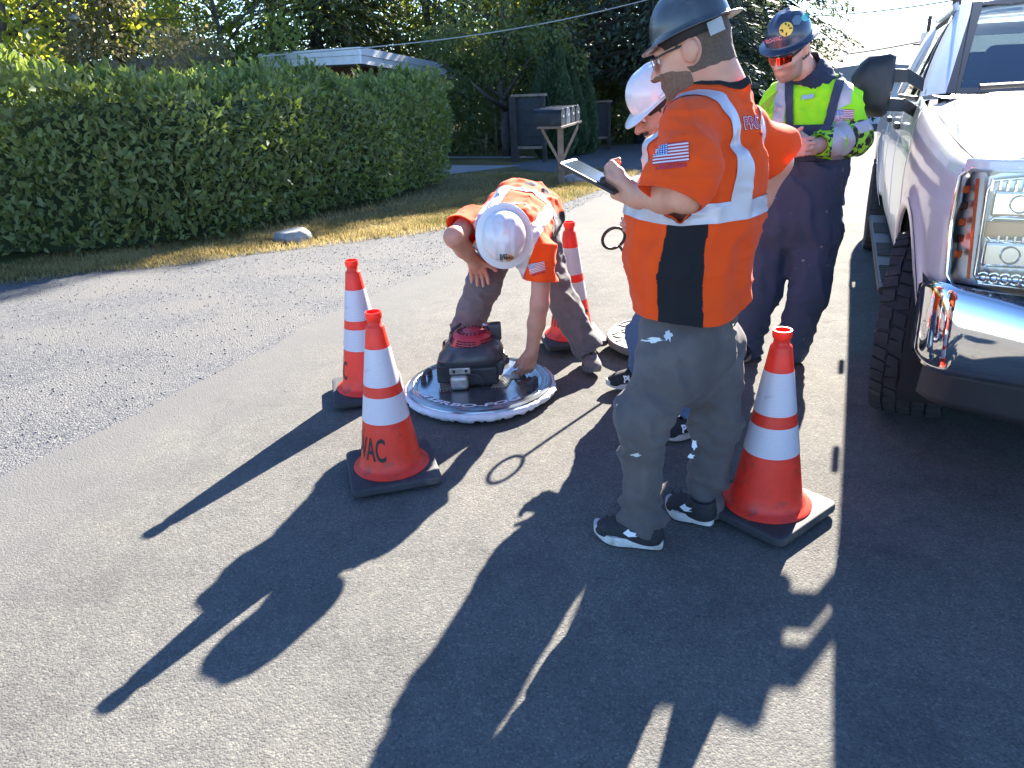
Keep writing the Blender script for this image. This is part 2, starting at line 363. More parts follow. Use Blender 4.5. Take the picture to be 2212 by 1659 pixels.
def asphalt():
    m, nt, out = mk('asphalt'); L = nt.links.new; tc = nd(nt, 'TexCoord'); src = tc.outputs['Object']
    b = nd(nt, 'BsdfPrincipled', Roughness=.95); b.inputs['Specular IOR Level'].default_value = .12
    big = nd(nt, 'TexNoise', Scale=.7, Detail=4.); L(src, big.inputs[0])
    mid = nd(nt, 'TexNoise', Scale=14., Detail=6., Roughness=.7); L(src, mid.inputs[0])
    vor = nd(nt, 'TexVoronoi', Scale=170.); L(src, vor.inputs['Vector'])
    vor2 = nd(nt, 'TexVoronoi', Scale=95.); L(src, vor2.inputs['Vector'])
    base = ramp(nt, big.outputs[0], [(.3, (.118, .114, .106)), (.7, (.142, .137, .126))])
    c = mixc(nt, base.outputs[0], ramp(nt, mid.outputs[0], [(.35, (.8, .8, .8)), (.7, (1.15, 1.15, 1.13))]).outputs[0], .55, 'MULTIPLY')
    sep = nd(nt, 'SeparateColor'); L(vor.outputs['Color'], sep.inputs[0])
    st = ramp(nt, sep.outputs[0], [(0, (.62, .62, .64)), (.35, (.92, .92, .93)), (.85, (1.08, 1.07, 1.05)), (1, (1.6, 1.56, 1.46))])
    c = mixc(nt, c, st.outputs[0], .75, 'MULTIPLY')
    wear = nd(nt, 'TexNoise', Scale=2.6, Detail=7., Roughness=.62); L(src, wear.inputs[0]); c = mixc(nt, c, ramp(nt, wear.outputs[0], [(.34, (.80, .80, .81)), (.5, (1, 1, 1)), (.68, (1.10, 1.09, 1.06))]).outputs[0], .9, 'MULTIPLY')
    oil = nd(nt, 'TexNoise', Scale=5.5, Detail=3.); L(src, oil.inputs[0]); c = mixc(nt, c, (.07, .068, .066), ramp(nt, oil.outputs[0], [(.74, (0, 0, 0)), (.80, (.7, .7, .7))]).outputs[0])
    # thin cracks
    ck = nd(nt, 'TexVoronoi', Scale=.55, feature='DISTANCE_TO_EDGE'); wn = nd(nt, 'TexNoise', Scale=5., Detail=6.); L(src, wn.inputs[0])
    wm = nd(nt, 'VectorMath', operation='MULTIPLY_ADD'); L(wn.outputs['Color'], wm.inputs[0]); wm.inputs[1].default_value = (.35, .35, .35); L(src, wm.inputs[2]); L(wm.outputs[0], ck.inputs['Vector'])
    cr = ramp(nt, ck.outputs['Distance'], [(.0, (1, 1, 1)), (.004, (.6, .6, .6)), (.009, (0, 0, 0))]); msk = ramp(nt, big.outputs[0], [(.55, (0, 0, 0)), (.62, (.45, .45, .45))])
    cm = nd(nt, 'Math', operation='MULTIPLY'); L(cr.outputs[0], cm.inputs[0]); L(msk.outputs[0], cm.inputs[1])
    c = mixc(nt, c, (.035, .034, .034), cm.outputs[0])
    # dust and fines carried from the gravel onto the road edge
    sx = nd(nt, 'SeparateXYZ'); L(src, sx.inputs[0]); m1 = nd(nt, 'Math', operation='MULTIPLY'); L(sx.outputs[0], m1.inputs[0]); m1.inputs[1].default_value = float(BV[0]); m2 = nd(nt, 'Math', operation='MULTIPLY_ADD'); L(sx.outputs[1], m2.inputs[0]); m2.inputs[1].default_value = float(BV[1]); L(m1.outputs[0], m2.inputs[2])
    m3 = nd(nt, 'Math', operation='MULTIPLY_ADD'); L(wear.outputs[0], m3.inputs[0]); m3.inputs[1].default_value = 1.5; L(m2.outputs[0], m3.inputs[2])
    mr = nd(nt, 'MapRange'); L(m3.outputs[0], mr.inputs[0]); mr.inputs[1].default_value = -2.5; mr.inputs[2].default_value = -1.5; mr.inputs[3].default_value = .85; mr.inputs[4].default_value = 0.
    c = mixc(nt, c, (.118, .116, .113), mr.outputs[0])
    L(c, b.inputs['Base Color'])
    add = nd(nt, 'Math', operation='ADD'); L(vor.outputs['Distance'], add.inputs[0]); L(vor2.outputs['Distance'], add.inputs[1])
    a2 = nd(nt, 'Math', operation='MULTIPLY_ADD'); L(mid.outputs[0], a2.inputs[0]); a2.inputs[1].default_value = .8; L(add.outputs[0], a2.inputs[2])
    bp = nd(nt, 'Bump', Strength=.5, Distance=.003, invert=True); L(a2.outputs[0], bp.inputs['Height']); L(bp.outputs[0], b.inputs['Normal'])
    L(b.outputs[0], out.inputs[0]); return m
def gravel_mat():
    m, nt, out = mk('gravel'); L = nt.links.new; tc = nd(nt, 'TexCoord'); src = tc.outputs['Object']
    b = nd(nt, 'BsdfPrincipled', Roughness=.95); b.inputs['Specular IOR Level'].default_value = .15
    v = nd(nt, 'TexVoronoi', Scale=75.); L(src, v.inputs['Vector']); v2 = nd(nt, 'TexVoronoi', Scale=120.); L(src, v2.inputs['Vector'])
    sep = nd(nt, 'SeparateColor'); L(v.outputs['Color'], sep.inputs[0])
    c = ramp(nt, sep.outputs[0], [(0, (.066, .069, .078)), (.4, (.095, .097, .103)), (.75, (.118, .118, .118)), (1, (.175, .17, .16))]).outputs[0]
    n = nd(nt, 'TexNoise', Scale=1.3, Detail=5.); L(src, n.inputs[0])
    dust = ramp(nt, n.outputs[0], [(.42, (0, 0, 0)), (.62, (1, 1, 1))]); hf = nd(nt, 'Math', operation='MULTIPLY'); L(dust.outputs[0], hf.inputs[0]); hf.inputs[1].default_value = .75
    c = mixc(nt, c, (.135, .131, .124), hf.outputs[0]); L(c, b.inputs['Base Color'])
    ad = nd(nt, 'Math', operation='ADD'); L(v.outputs['Distance'], ad.inputs[0]); L(v2.outputs['Distance'], ad.inputs[1])
    bp = nd(nt, 'Bump', Strength=.55, Distance=.008, invert=True); L(ad.outputs[0], bp.inputs['Height']); L(bp.outputs[0], b.inputs['Normal'])
    L(b.outputs[0], out.inputs[0]); return m
def soil_mat():
    m, nt, out = mk('dry_lawn'); L = nt.links.new; tc = nd(nt, 'TexCoord'); src = tc.outputs['Object']
    b = nd(nt, 'BsdfPrincipled', Roughness=.95); b.inputs['Specular IOR Level'].default_value = .2
    n = nd(nt, 'TexNoise', Scale=1.1, Detail=6.); L(src, n.inputs[0]); n2 = nd(nt, 'TexNoise', Scale=60., Detail=5.); L(src, n2.inputs[0])
    c = ramp(nt, n.outputs[0], [(.35, (.075, .09, .028)), (.5, (.14, .11, .045)), (.7, (.19, .145, .065))]).outputs[0]
    c = mixc(nt, c, ramp(nt, n2.outputs[0], [(.3, (.45, .45, .45)), (.7, (1.4, 1.4, 1.4))]).outputs[0], .8, 'MULTIPLY'); L(c, b.inputs['Base Color'])
    bp = nd(nt, 'Bump', Strength=.7, Distance=.02); L(n2.outputs[0], bp.inputs['Height']); L(bp.outputs[0], b.inputs['Normal'])
    L(b.outputs[0], out.inputs[0]); return m
ASPH, GRAV, SOIL = asphalt(), gravel_mat(), soil_mat()
strip('ground', lambda u: -600, lambda u: 600, 0, SOIL)
road_l = lambda u: -3.2+jit(u, .035, 2.1)
def road_r(u): return 6.5 if u < 26 else 6.5+(u-26)*2
strip('road', road_l, road_r, .010, ASPH, nv=6)
g_edge = interp([(-7, -12), (2.5, -12), (3.8, -7.6), (4.3, -6.75), (4.8, -6.5), (5.2, -5.98), (5.85, -5.6), (6.7, -5.0), (7.3, -4.55), (8.3, -4.15), (9.0, -3.9), (10.3, -3.75), (12.2, -3.7), (13, -3.75)])
strip('gravel_shoulder', lambda u: g_edge(u)+jit(u, .03, 5.), lambda u: -3.05, .005, GRAV, u1=13, nv=3)
d_l = interp([(13, -4.0), (13.6, -4.6), (14.4, -5.0), (15.4, -6.4), (16.2, -6.8), (22, -6.4), (25, -5.6), (27, -4.5)])
strip('gravel_driveway', lambda u: d_l(u)+jit(u, .03, 4.), lambda u: -3.05, .005, GRAV, u0=13, u1=27, nv=3)
CONC = M('driveway_concrete', (.24, .24, .24), .9, var=.15, vscale=1.5, bump=.3, bscale=90)
strip('driveway', lambda u: -22, interp([(13.2, -7.6), (14, -7.2), (16, -6.5)]), .008, CONC, u0=13.25, u1=16)
strip('path', lambda u: -22, lambda u: -7.0, .008, CONC, u0=18, u1=18.5)

# dry grass on the verge and lawn: nobody could count it
def grass(name, n, upick, label, hmin, hmax, cols, wid=.004):
    V = []; F = []; att = []; k = 0
    while k < n:
        u, v = upick()
        if u is None: continue
        x, y = uv2xy(u, v); z = float(slope(u)); h = random.uniform(hmin, hmax); a = random.uniform(0, 6.28); le = random.uniform(.1, .9)*h
        dx, dy = math.cos(a), math.sin(a); b = random.uniform(0, 6.28); wx, wy = wid*math.cos(b), wid*math.sin(b); s = len(V)
        V += [(x-wx, y-wy, z), (x+wx, y+wy, z), (x+dx*le*.4-wx*.7, y+dy*le*.4-wy*.7, z+h*.6), (x+dx*le*.4+wx*.7, y+dy*le*.4+wy*.7, z+h*.6), (x+dx*le, y+dy*le, z+h*.85)]
        F += [(s, s+1, s+3, s+2), (s+2, s+3, s+4)]; att += [random.random()]*5; k += 1
    m, nt, out = mk(name+'_blades'); L = nt.links.new; at_ = nd(nt, 'Attribute', attribute_name='tone')
    geo = nd(nt, 'TexCoord'); n1 = nd(nt, 'TexNoise', Scale=1.1, Detail=4.); L(geo.outputs['Object'], n1.inputs[0])
    mx = nd(nt, 'Math', operation='MULTIPLY_ADD'); L(at_.outputs['Fac'], mx.inputs[0]); mx.inputs[1].default_value = .45; L(n1.outputs[0], mx.inputs[2])
    c = ramp(nt, mx.outputs[0], cols).outputs[0]
    d = nd(nt, 'BsdfPrincipled', Roughness=.7); d.inputs['Specular IOR Level'].default_value = .25; t = nd(nt, 'BsdfTranslucent'); L(c, d.inputs['Base Color']); L(c, t.inputs[0])
    ms = nd(nt, 'MixShader', Fac=.4); L(d.outputs[0], ms.inputs[1]); L(t.outputs[0], ms.inputs[2]); L(ms.outputs[0], out.inputs[0])
    o = mesh_obj(name, V, F, m, None, True); fattr(o, 'tone', att); tag(o, label, 'grass', kind='stuff'); return o
def pick_verge():
    u = random.uniform(4.0, 14.2); e = g_edge(min(u, 13)) if u < 13 else d_l(u)
    v = e-abs(random.gauss(0, .9))-random.uniform(-.05, .3)
    if random.random() < .08: v = e+random.uniform(0, .25)
    if v < -7.4: return None, None
    return u, v
grass('grass', 60000, pick_verge, 'short dry yellow grass on the verge before the hedge', .02, .075, [(.35, (.07, .09, .02)), (.5, (.17, .145, .05)), (.7, (.33, .25, .095)), (1., (.42, .33, .15))])
def pick_far():
    u = random.uniform(12.2, 15.2); v = random.uniform(-5.6, -3.3)
    if not (interp([(12.2, -5.3), (14.4, -5.0), (15.2, -4.5)])(u) < v < interp([(12.2, -3.5), (14.5, -3.5), (15.2, -4.2)])(u)): return None, None
    return u, v
grass('dry_grass', 9000, pick_far, 'straw coloured dry grass around the mailbox post', .03, .12, [(.3, (.15, .13, .05)), (.7, (.28, .21, .09)), (1., (.36, .28, .14))])
# loose stones on the gravel and along its edge
def stones(name, n, pick, smin_, smax_, mat, label):
    ico = []
    for s in range(6):
        bm = bmesh.new(); bmesh.ops.create_icosphere(bm, subdivisions=1, radius=1); 
        for v in bm.verts: v.co *= random.uniform(.7, 1.15); v.co.z *= .7
        ico.append((np.array([v.co[:] for v in bm.verts]), np.array([[q.index for q in f.verts] for f in bm.faces]))); bm.free()
    V = []; F = []; o = 0
    for _ in range(n):
        u, v = pick(); vv, ff = random.choice(ico); s = smin_+(smax_-smin_)*random.random()**3; a = random.uniform(0, 6.28); c_, s_ = math.cos(a), math.sin(a)
        q = vv*s; q = np.stack([q[:, 0]*c_-q[:, 1]*s_, q[:, 0]*s_+q[:, 1]*c_, q[:, 2]], 1)+W3(u, v, .006+s*.25); V.append(q); F.append(ff+o); o += len(q)
    ob = mesh_obj(name, np.concatenate(V), np.concatenate(F), mat, None, False); tag(ob, label, 'gravel', kind='stuff')
STN = M('loose_stone', (.15, .15, .155), .85, var=.3, vscale=25)
def pg():
    u = random.uniform(2., 12.9); e = g_edge(u); return u, random.uniform(max(e, -6.8)-.1, -3.0)+(random.gauss(.05, .25) if random.random() < .2 else 0)
stones('gravel', 9000, pg, .0025, .0085, STN, 'grey loose gravel between the road and the grass')
# verge boulder
def boulder(name, c, r, seed, mat):
    bm = bmesh.new(); bmesh.ops.create_icosphere(bm, subdivisions=4, radius=1)
    P = np.array([v.co[:] for v in bm.verts]); q = vnoise(P*1.6+seed)*.5+vnoise(P*4+seed)*.16+vnoise(P*11+seed)*.05
    P = P*(.72+q[:, None]*.75)*np.array(r)
    P[:, 2] = np.minimum(P[:, 2], r[2]*.72+.1*P[:, 0]); F = np.array([[v.index for v in f.verts] for f in bm.faces]); bm.free()
    return mesh_obj(name, P+np.asarray(c), F, mat, None, True)
STONE = M('boulder_stone', (.27, .265, .25), .9, var=.35, vscale=9, bump=.6, bscale=45, dirt=(.40, .385, .36), dscale=5, bdist=.01)
tag(boulder('boulder', W3(6.72, -5.42, .03), (.22, .18, .13), 5., STONE), 'pale flat boulder on the yellow grass before the hedge', 'boulder')
tag(boulder('boulder', W3(12.75, -4.1, .05), (.32, .2, .16), 9., STONE), 'low grey boulder beside the mailbox post', 'boulder')
# ================================================================== traffic cones
RED = M('cone_orange_plastic', (.88, .045, .022), .42, var=.07, vscale=30, trans=.2, dirt=(.40, .06, .04), dscale=16, dthr=(.55, .70))
RUB = M('cone_base_rubber', (.035, .035, .04), .75, var=.25, vscale=14, bump=.25, bscale=60, dirt=(.10, .095, .09), dscale=7)
def sheeting():
    m, nt, out = mk('reflective_sheeting'); L = nt.links.new; tc = nd(nt, 'TexCoord')
    b = nd(nt, 'BsdfPrincipled', Roughness=.32); b.inputs['Specular IOR Level'].default_value = .6
    v = nd(nt, 'TexVoronoi', Scale=130., feature='DISTANCE_TO_EDGE', Randomness=.0); L(tc.outputs['UV'], v.inputs['Vector'])
    c = ramp(nt, v.outputs['Distance'], [(.0, (.42, .40, .46)), (.10, (.68, .65, .70))]).outputs[0]
    n = nd(nt, 'TexNoise', Scale=28., Detail=6.); L(tc.outputs['Object'], n.inputs[0])
    c = mixc(nt, c, (.42, .40, .42), ramp(nt, n.outputs[0], [(.63, (0, 0, 0)), (.72, (.7, .7, .7))]).outputs[0]); L(c, b.inputs['Base Color'])
    t = nd(nt, 'BsdfTranslucent'); t.inputs[0].default_value = (.75, .55, .55, 1); ms = nd(nt, 'MixShader', Fac=.12)
    L(b.outputs[0], ms.inputs[1]); L(t.outputs[0], ms.inputs[2]); L(ms.outputs[0], out.inputs[0]); return m
SHEET = sheeting(); BLACK_INK = M('black_ink', (.012, .012, .014), .6); WHITE_INK = M('white_ink', (.75, .75, .76), .5)
BASE_H, CONE_H = .045, .705
def cone_r(z): return .128+(.036-.128)*min(1, (z-BASE_H)/(.60))
def make_cone(x, y, rot, txt_ang, label):
    t = empty('traffic_cone', (x, y, .012), 0); tag(t, label, 'traffic cone', 'traffic cones around the open manhole')
    h = .18; pr = []
    for cx_, cy_, a0 in ((1, 1, 0), (-1, 1, 90), (-1, -1, 180), (1, -1, 270)):
        for k in range(5):
            q = rad(a0+k*22.5); pr.append((cx_*(h-.03)+.03*math.cos(q), cy_*(h-.03)+.03*math.sin(q)))
    R = np.array([[math.cos(rot), -math.sin(rot)], [math.sin(rot), math.cos(rot)]]); pr = [tuple(R@np.array(p)) for p in pr]
    mb = MB(); mb.loft([[(px*s, py*s, z) for px, py in pr] for s, z in ((.97, .008), (1, .014), (1, .036), (.985, .043), (.9, BASE_H))])
    for sx in (-1, 1):
        for sy in (-1, 1):
            p = R@np.array((sx*.13, sy*.13)); mb.box((p[0], p[1], .005), (.05, .05, .01))
    bevel(mb.build('base', RUB, t), .004)
    mb = MB(); z = BASE_H
    prof = [(.152, z-.004), (.156, z+.004), (.150, z+.010), (.136, z+.014), (.129, z+.022)]
    prof += [(cone_r(q), q) for q in np.linspace(z+.04, .645, 14)]
    prof += [(.0345, .650), (.027, .656), (.026, .672), (.031, .680), (.0325, .690), (.0315, CONE_H), (.026, CONE_H), (.025, .66), (.03, .62)]
    o = mb.lathe(prof, 48).build('cone_body', RED, t, True, fix=False); smooth_ang(o, 50)
    for z0, z1 in ((.415, .565), (.265, .372)):
        mb = MB(); zs = np.linspace(z0, z1, 8); mb.lathe([(cone_r(q)+.0012, q) for q in zs], 64)
        o = mb.build('reflective_collar', SHEET, t, True, fix=False); uvl = o.data.uv_layers.new(name='UVMap')
        for lp in o.data.loops:
            c = o.data.vertices[lp.vertex_index].co; uvl.data[lp.index].uv = ((math.atan2(c.y, c.x) % 6.283)*.11, c.z)
    V, F = text_mesh('PRO-VAC', .1, bold=.0016); V, F = subdiv(V, F, 1); out = []
    for p in V:
        zz = .155+p[1]*1.35; a = txt_ang+p[0]*.62/.105; r = cone_r(zz)+.0016; out.append((r*math.cos(a), r*math.sin(a), zz))
    mesh_obj('stencil_lettering', out, [tuple(f) for f in F], BLACK_INK, t)
    return t
p = gnd(1655, 1085, .05); make_cone(p[0], p[1], rad(38), rad(75), 'orange traffic cone between the dark-trousered man and the truck')
p = gnd(847, 1003, .05); make_cone(p[0], p[1], rad(14), rad(200), 'nearest of the two orange cones beside the fogging machine')
p = gnd(795, 835, .05); make_cone(p[0], p[1], rad(12), rad(155), 'orange cone standing behind another cone, at the gravel side')
p = gnd(1234, 722, .05); make_cone(p[0], p[1], rad(8), rad(262), 'orange cone partly hidden by the bending man\'s leg')

# ================================================================== smoke testing machine
FX, FY = -.163, 3.60
fog = empty('fogging_machine', (FX, FY, .012)); tag(fog, 'round metal plate with a small black and red engine, white foam rim', 'fogging machine')
PLATE = M('plate_metal', (.30, .33, .35), .25, .85, var=.25, vscale=7, bump=.08, bscale=30, dirt=(.10, .10, .10), dscale=6, dthr=(.5, .75))
FOAM = M('white_foam', (.66, .65, .70), .9, var=.08, vscale=20, bump=.8, bscale=70, bdist=.006)
ENG = M('engine_black_plastic', (.04, .04, .046), .36, var=.2, vscale=20, dirt=(.12, .115, .11), dscale=8, dthr=(.52, .8))
ENGM = M('engine_black_metal', (.03, .03, .034), .5, .2, var=.3, vscale=20, dirt=(.12, .11, .10), dscale=9)
ERED = M('engine_red_plastic', (.42, .02, .035), .4, var=.1, vscale=30)
ALU = M('cast_aluminium', (.42, .40, .38), .45, .8, var=.3, vscale=25, bump=.2, bscale=80)
CHR = M('chrome', (.80, .80, .82), .06, 1.0)
mb = MB(); PZ = .062; mb.lathe([(0.001, PZ), (.30, PZ), (.352, PZ), (.366, PZ-.002), (.368, PZ-.008), (.35, PZ-.012), (.001, PZ-.012)], 96)
o = mb.build('plate', PLATE, fog, True, fix=False); smooth_ang(o, 30)
mb = MB()
for r in (.338, .325, .318): mb.lathe([(r-.002, PZ), (r-.001, PZ+.003), (r+.001, PZ+.003), (r+.002, PZ)], 96)
mb.build('ridge_ring', PLATE, fog, True)
rings = []                                                          # torn foam gasket
for k in range(160):
    q = 2*math.pi*k/160; n = vnoise(np.array([[8*math.cos(q)+9, 8*math.sin(q)+9, .5]]))[0]; n2 = vnoise(np.array([[30*math.cos(q)+40, 30*math.sin(q)+40, 2.]]))[0]
    tz = .002+.016*n2*(random.random() < .5); ro = .374+.016*n+.006*n2; c_, s_ = math.cos(q), math.sin(q)
    rings.append([(ri*c_, ri*s_, z) for ri, z in ((.33, PZ-.013), (ro-.012, PZ-.011+.004*n2), (ro, PZ-.02), (ro-.004+.01*n2, PZ-.038+.01*n), (ro-.02, .004+tz), (.33, .004))])
rings.append(rings[0]); MB().loft(rings, cap=False).build('foam_gasket', FOAM, fog, True)
for ang in (165, -22, 70):
    q = rad(ang); c = np.array([.285*math.cos(q), .285*math.sin(q), 0]); tdir = np.array([-math.sin(q), math.cos(q), 0])*.048
    H = MB()
    for s in (-1, 1): H.box(c+tdir*s+np.array((0, 0, PZ+.014)), (.026, .024, .028))
    P = [c+tdir*math.cos(a)+np.array((0, 0, PZ+.026+.012*math.sin(a))) for a in np.linspace(0, math.pi, 9)]
    H.tube(P, .011, 8); bevel(H.build('carry_handle', ENG, fog), .004)
# expanded metal openings
def diamond(cx, cy, w, d, rot):
    g = MB(); g2 = MB(); R = np.array([[math.cos(rot), -math.sin(rot), 0], [math.sin(rot), math.cos(rot), 0], [0, 0, 1]])
    nx, ny = int(w/.017), int(d/.013)
    for i in range(nx):
        for j in range(ny):
            x0, y0 = -w/2+i*.017+(.0085 if j % 2 else 0), -d/2+j*.013; z = PZ+.004
            for sx in (1,):
                for a, b in (((x0, y0), (x0+.0085, y0+.013)), ((x0+.0085, y0+.013), (x0+.017, y0))):
                    p, q = np.array((*a, z)), np.array((*b, z)); p, q = R@p, R@q; g.box((p+q)/2+np.array((cx, cy, 0)), (np.linalg.norm(q-p)+.002, .0028, .004), R=frame((0, 0, 1), q-p)@np.diag([1, 1, 1]))
    g2.box((cx, cy, PZ+.0008), (w, d, .0012), R=R)
    g2.build('vent_opening', BLACK_INK, fog); g.build('vent_mesh', M('mesh_metal', (.72, .68, .58), .35, .7), fog)
diamond(-.165, -.03, .07, .12, .1); diamond(.12, -.02, .08, .17, -.25); diamond(.185, .05, .06, .10, -.25)
# engine: crankcase, silencer, cylinder, shroud, recoil cover
E0 = np.array([-.035, .03, PZ])
def rbox(c, d, r=.012, R=None): return MB().box(E0+np.asarray(c), d, R)
bevel(rbox((.01, .0, .055), (.25, .2, .11)).build('crankcase', ENGM, fog), .02, 3)
bevel(rbox((-.135, -.035, .075), (.075, .13, .095)).build('silencer', ENGM, fog), .008, 2)
bevel(rbox((.12, -.0, .095), (.09, .17, .09), R=frame((.3, 0, 1), (1, 0, 0))).build('air_filter', ENG, fog), .015, 3)
cy_ = rbox((-.06, -.115, .04), (.09, .06, .075)).build('cylinder_head', ALU, fog); bevel(cy_, .018, 3)
bevel(rbox((-.055, -.12, .098), (.105, .012, .035)).build('heat_shield', ALU, cy_), .006, 2)
for k in range(2): MB().tube([E0+np.array((-.085+.06*k, -.128, .1)), E0+np.array((-.085+.06*k, -.134, .1))], .007, 8).build('bolt', ENGM, cy_, True)
P = [E0+np.array(p) for p in ((-.02, -.13, .085), (.03, -.14, .08), (.05, -.14, .06), (.055, -.138, .0))]; MB().tube(P, .003, 6).build('spark_lead', ENG, fog, True)
sh = []
for z, a, b, cx, cy in ((.105, .15, .115, .0, 0), (.125, .165, .13, .0, 0), (.15, .165, .135, .0, .0), (.185, .14, .125, .01, .005), (.205, .115, .11, .015, .01), (.212, .09, .09, .015, .01)):
    sh.append([E0+np.array((cx+a*np.sign(math.cos(q))*abs(math.cos(q))**.7, cy+b*np.sign(math.sin(q))*abs(math.sin(q))**.7, z+(.012*math.cos(q) if z > .14 else 0))) for q in np.linspace(0, 2*math.pi, 36, endpoint=False)])
o = MB().loft(sh).build('shroud', ENG, fog, True); smooth_ang(o, 40)
rcx = E0+np.array((.01, .02, 0)); mb = MB()
mb.lathe([(.112, .196), (.112, .204), (.10, .228), (.092, .243), (.084, .252), (.06, .258), (.03, .261), (.001, .262)], 48, c=rcx); cov = mb.build('recoil_cover', ERED, fog, True, fix=False); smooth_ang(cov, 40)
slot = M('slot_dark', (.03, .006, .008), .8); mb = MB()
for k in range(20):
    q = rad(-200+k*18); d = np.array((math.cos(q), math.sin(q), 0)); mb.box(rcx+d*.06+np.array((0, 0, .2585)), (.03, .0045, .004), R=frame((0, 0, 1), d))
for zz, rr in ((.209, .1105), (.219, .106), (.230, .100)):
    for k in range(30):
        if k % 6 == 0: continue
        q = 2*math.pi*k/30; d = np.array((math.cos(q), math.sin(q), 0)); mb.box(rcx+d*rr+np.array((0, 0, zz)), (.0075, .017, .0035), R=frame((0, 0, 1), d))
mb.build('cooling_slot', slot, cov)['kind'] = 'stuff'
bevel(MB().box(E0+np.array((.125, .06, .235)), (.065, .06, .085)).build('fuel_tank', ENG, fog), .008, 2)
o = MB().lathe([(.019, .215), (.021, .25), (.021, .268), (.015, .274), (.001, .275)], 20, c=E0+np.array((.085, .075, 0))).build('fuel_cap', CHR, fog, True); smooth_ang(o)
bevel(MB().box(E0+np.array((.12, -.085, .155)), (.032, .003, .042), R=frame((0, 0, 1), (1, .35, 0))).build('warning_sticker', M('sticker', (.55, .40, .38), .6), fog), .001)
MB().tube([E0+np.array((-.1, .05, .235)), E0+np.array((-.085, .06, .255)), E0+np.array((-.045, .085, .272))], [.008, .009, .008], 8).build('starter_grip', ENG, fog, True)
V, F = text_mesh('TURBO-FOG', .075, bold=.0022, shear=.15); V, F = subdiv(V, F, 1); out = []
for p in V:
    a = rad(-101)+p[0]*1.25/.29; r = .297-p[1]*.62; out.append((r*math.cos(a), r*math.sin(a), PZ+.0022))
mesh_obj('printed_name', out, [tuple(f) for f in F], WHITE_INK, fog)

# ================================================================== manhole cover and lifting hook
IRON = M('cast_iron', (.16, .15, .14), .55, .35, var=.3, vscale=15, bump=.5, bscale=90, dirt=(.28, .26, .22), dscale=5, bdist=.003)
c = gnd(1425, 745, 0); mh = empty('manhole_cover', (c[0], c[1], .012)); tag(mh, 'round cast iron manhole cover lying on the road behind the men', 'manhole cover')
RM = .305; mb = MB(); mb.lathe([(.001, .004), (RM-.02, .004), (RM-.012, .012), (RM, .02), (RM, .046), (RM-.004, .05), (.001, .05)], 64); o = mb.build('disc', IRON, mh, True, fix=False); smooth_ang(o, 30)
cl = M('cover_rib', (.20, .19, .17), .5, .35, var=.3, vscale=20); bar = MB().box((0, 0, .0525), (.05, .013, .007)).build('rib', cl, mh); bevel(bar, .002, 1); first = True
for i in range(-4, 5):
    for j in range(-4, 5):
        x, y = i*.062, j*.062
        if math.hypot(x, y) > RM-.035: continue
        a = rad(45 if (i+j) % 2 else -45)
        if first: bar.location = (x, y, 0); bar.rotation_euler = (0, 0, a); first = False
        else:
            b2 = share('rib', bar.data, mh, (x, y, 0), (0, 0, a))
MB().lathe([(RM-.012, .05), (RM-.010, .0565), (RM-.003, .0565), (RM-.001, .05)], 64).build('rim', IRON, mh, True)
mb = MB().tube([np.array((.2, -.18, .051)), np.array((.2, -.18, .0535))], .02, 14); mb.build('pick_hole', BLACK_INK, mh)
STEEL = M('hook_steel', (.05, .045, .042), .5, .6, var=.3, vscale=30)
top, bot = at(1337, 530, 3.99), np.array((1.0, 4.2, .065)); ax = nrm(top-bot)
hk = empty('lifting_hook', bot); tag(hk, 'dark steel lifting hook with a ring handle leaning behind the orange shirt', 'lifting hook')
side = nrm(np.cross(ax, (0, 1, 0))); lp = [top-bot]
for a in np.linspace(-160, 160, 18):
    q = rad(a); lp.append(top-bot+ax*(.062-.062*math.cos(q)*-1*-1)+side*.055*math.sin(q)*1.15)
loop = [top-bot+ax*(.055+.058*math.cos(q))+side*.062*math.sin(q) for q in np.linspace(rad(-172), rad(172), 22)]
MB().tube(loop, .0085, 8).build('ring_handle', STEEL, hk, True)
MB().tube([np.zeros(3), (top-bot)*.5, top-bot], .0085, 8).build('shaft', STEEL, hk, True)
hook = [np.array((0, 0, 0.)), np.array((.0, 0, -.02))+side*.02, np.array((0, 0, -.01))+side*.045]; MB().tube(hook, .008, 8).build('hook_tip', STEEL, hk, True)
# ================================================================== people: shared builders
def cloth(name, col, trans=.15, rough=.85, var=.06, bump=.25, dirt=None, dthr=(.6, .75), dscale=9., bscale=220.): return M(name, col, rough, var=var, vscale=7, bump=bump, bscale=bscale, trans=trans, spec=.2, dirt=dirt, dthr=dthr, dscale=dscale, sheen=.1)
ORANGE = cloth('hi_vis_orange', (1.0, .098, .012), .25, dirt=(.62, .05, .012), dthr=(.66, .8)); LIME = cloth('hi_vis_lime', (.42, .95, .025), .2, dirt=(.25, .5, .03), dthr=(.66, .78))
TAPE = M('reflective_tape', (.50, .47, .50), .4, .2, var=.08, vscale=12, bump=.3, bscale=60); PANEL = cloth('black_mesh_panel', (.013, .013, .016), .05)
GREYW = cloth('grey_work_cloth', (.115, .112, .118), .03, dirt=(.17, .165, .16), dthr=(.5, .75), dscale=5); CHARC = cloth('charcoal_work_cloth', (.098, .087, .086), .03, dirt=(.14, .126, .122), dthr=(.48, .72), dscale=6)
DENIM = cloth('dark_denim', (.045, .055, .08), .03, dirt=(.075, .082, .11), dthr=(.5, .72), dscale=7, bump=.4); JEANS = cloth('blue_jeans', (.07, .12, .21), .03)
def skin(name, col, red): return M(name, col, .48, var=.10, vscale=22, bump=.12, bscale=260, sub=.12, spec=.4, dirt=red, dscale=12, dthr=(.5, .75))
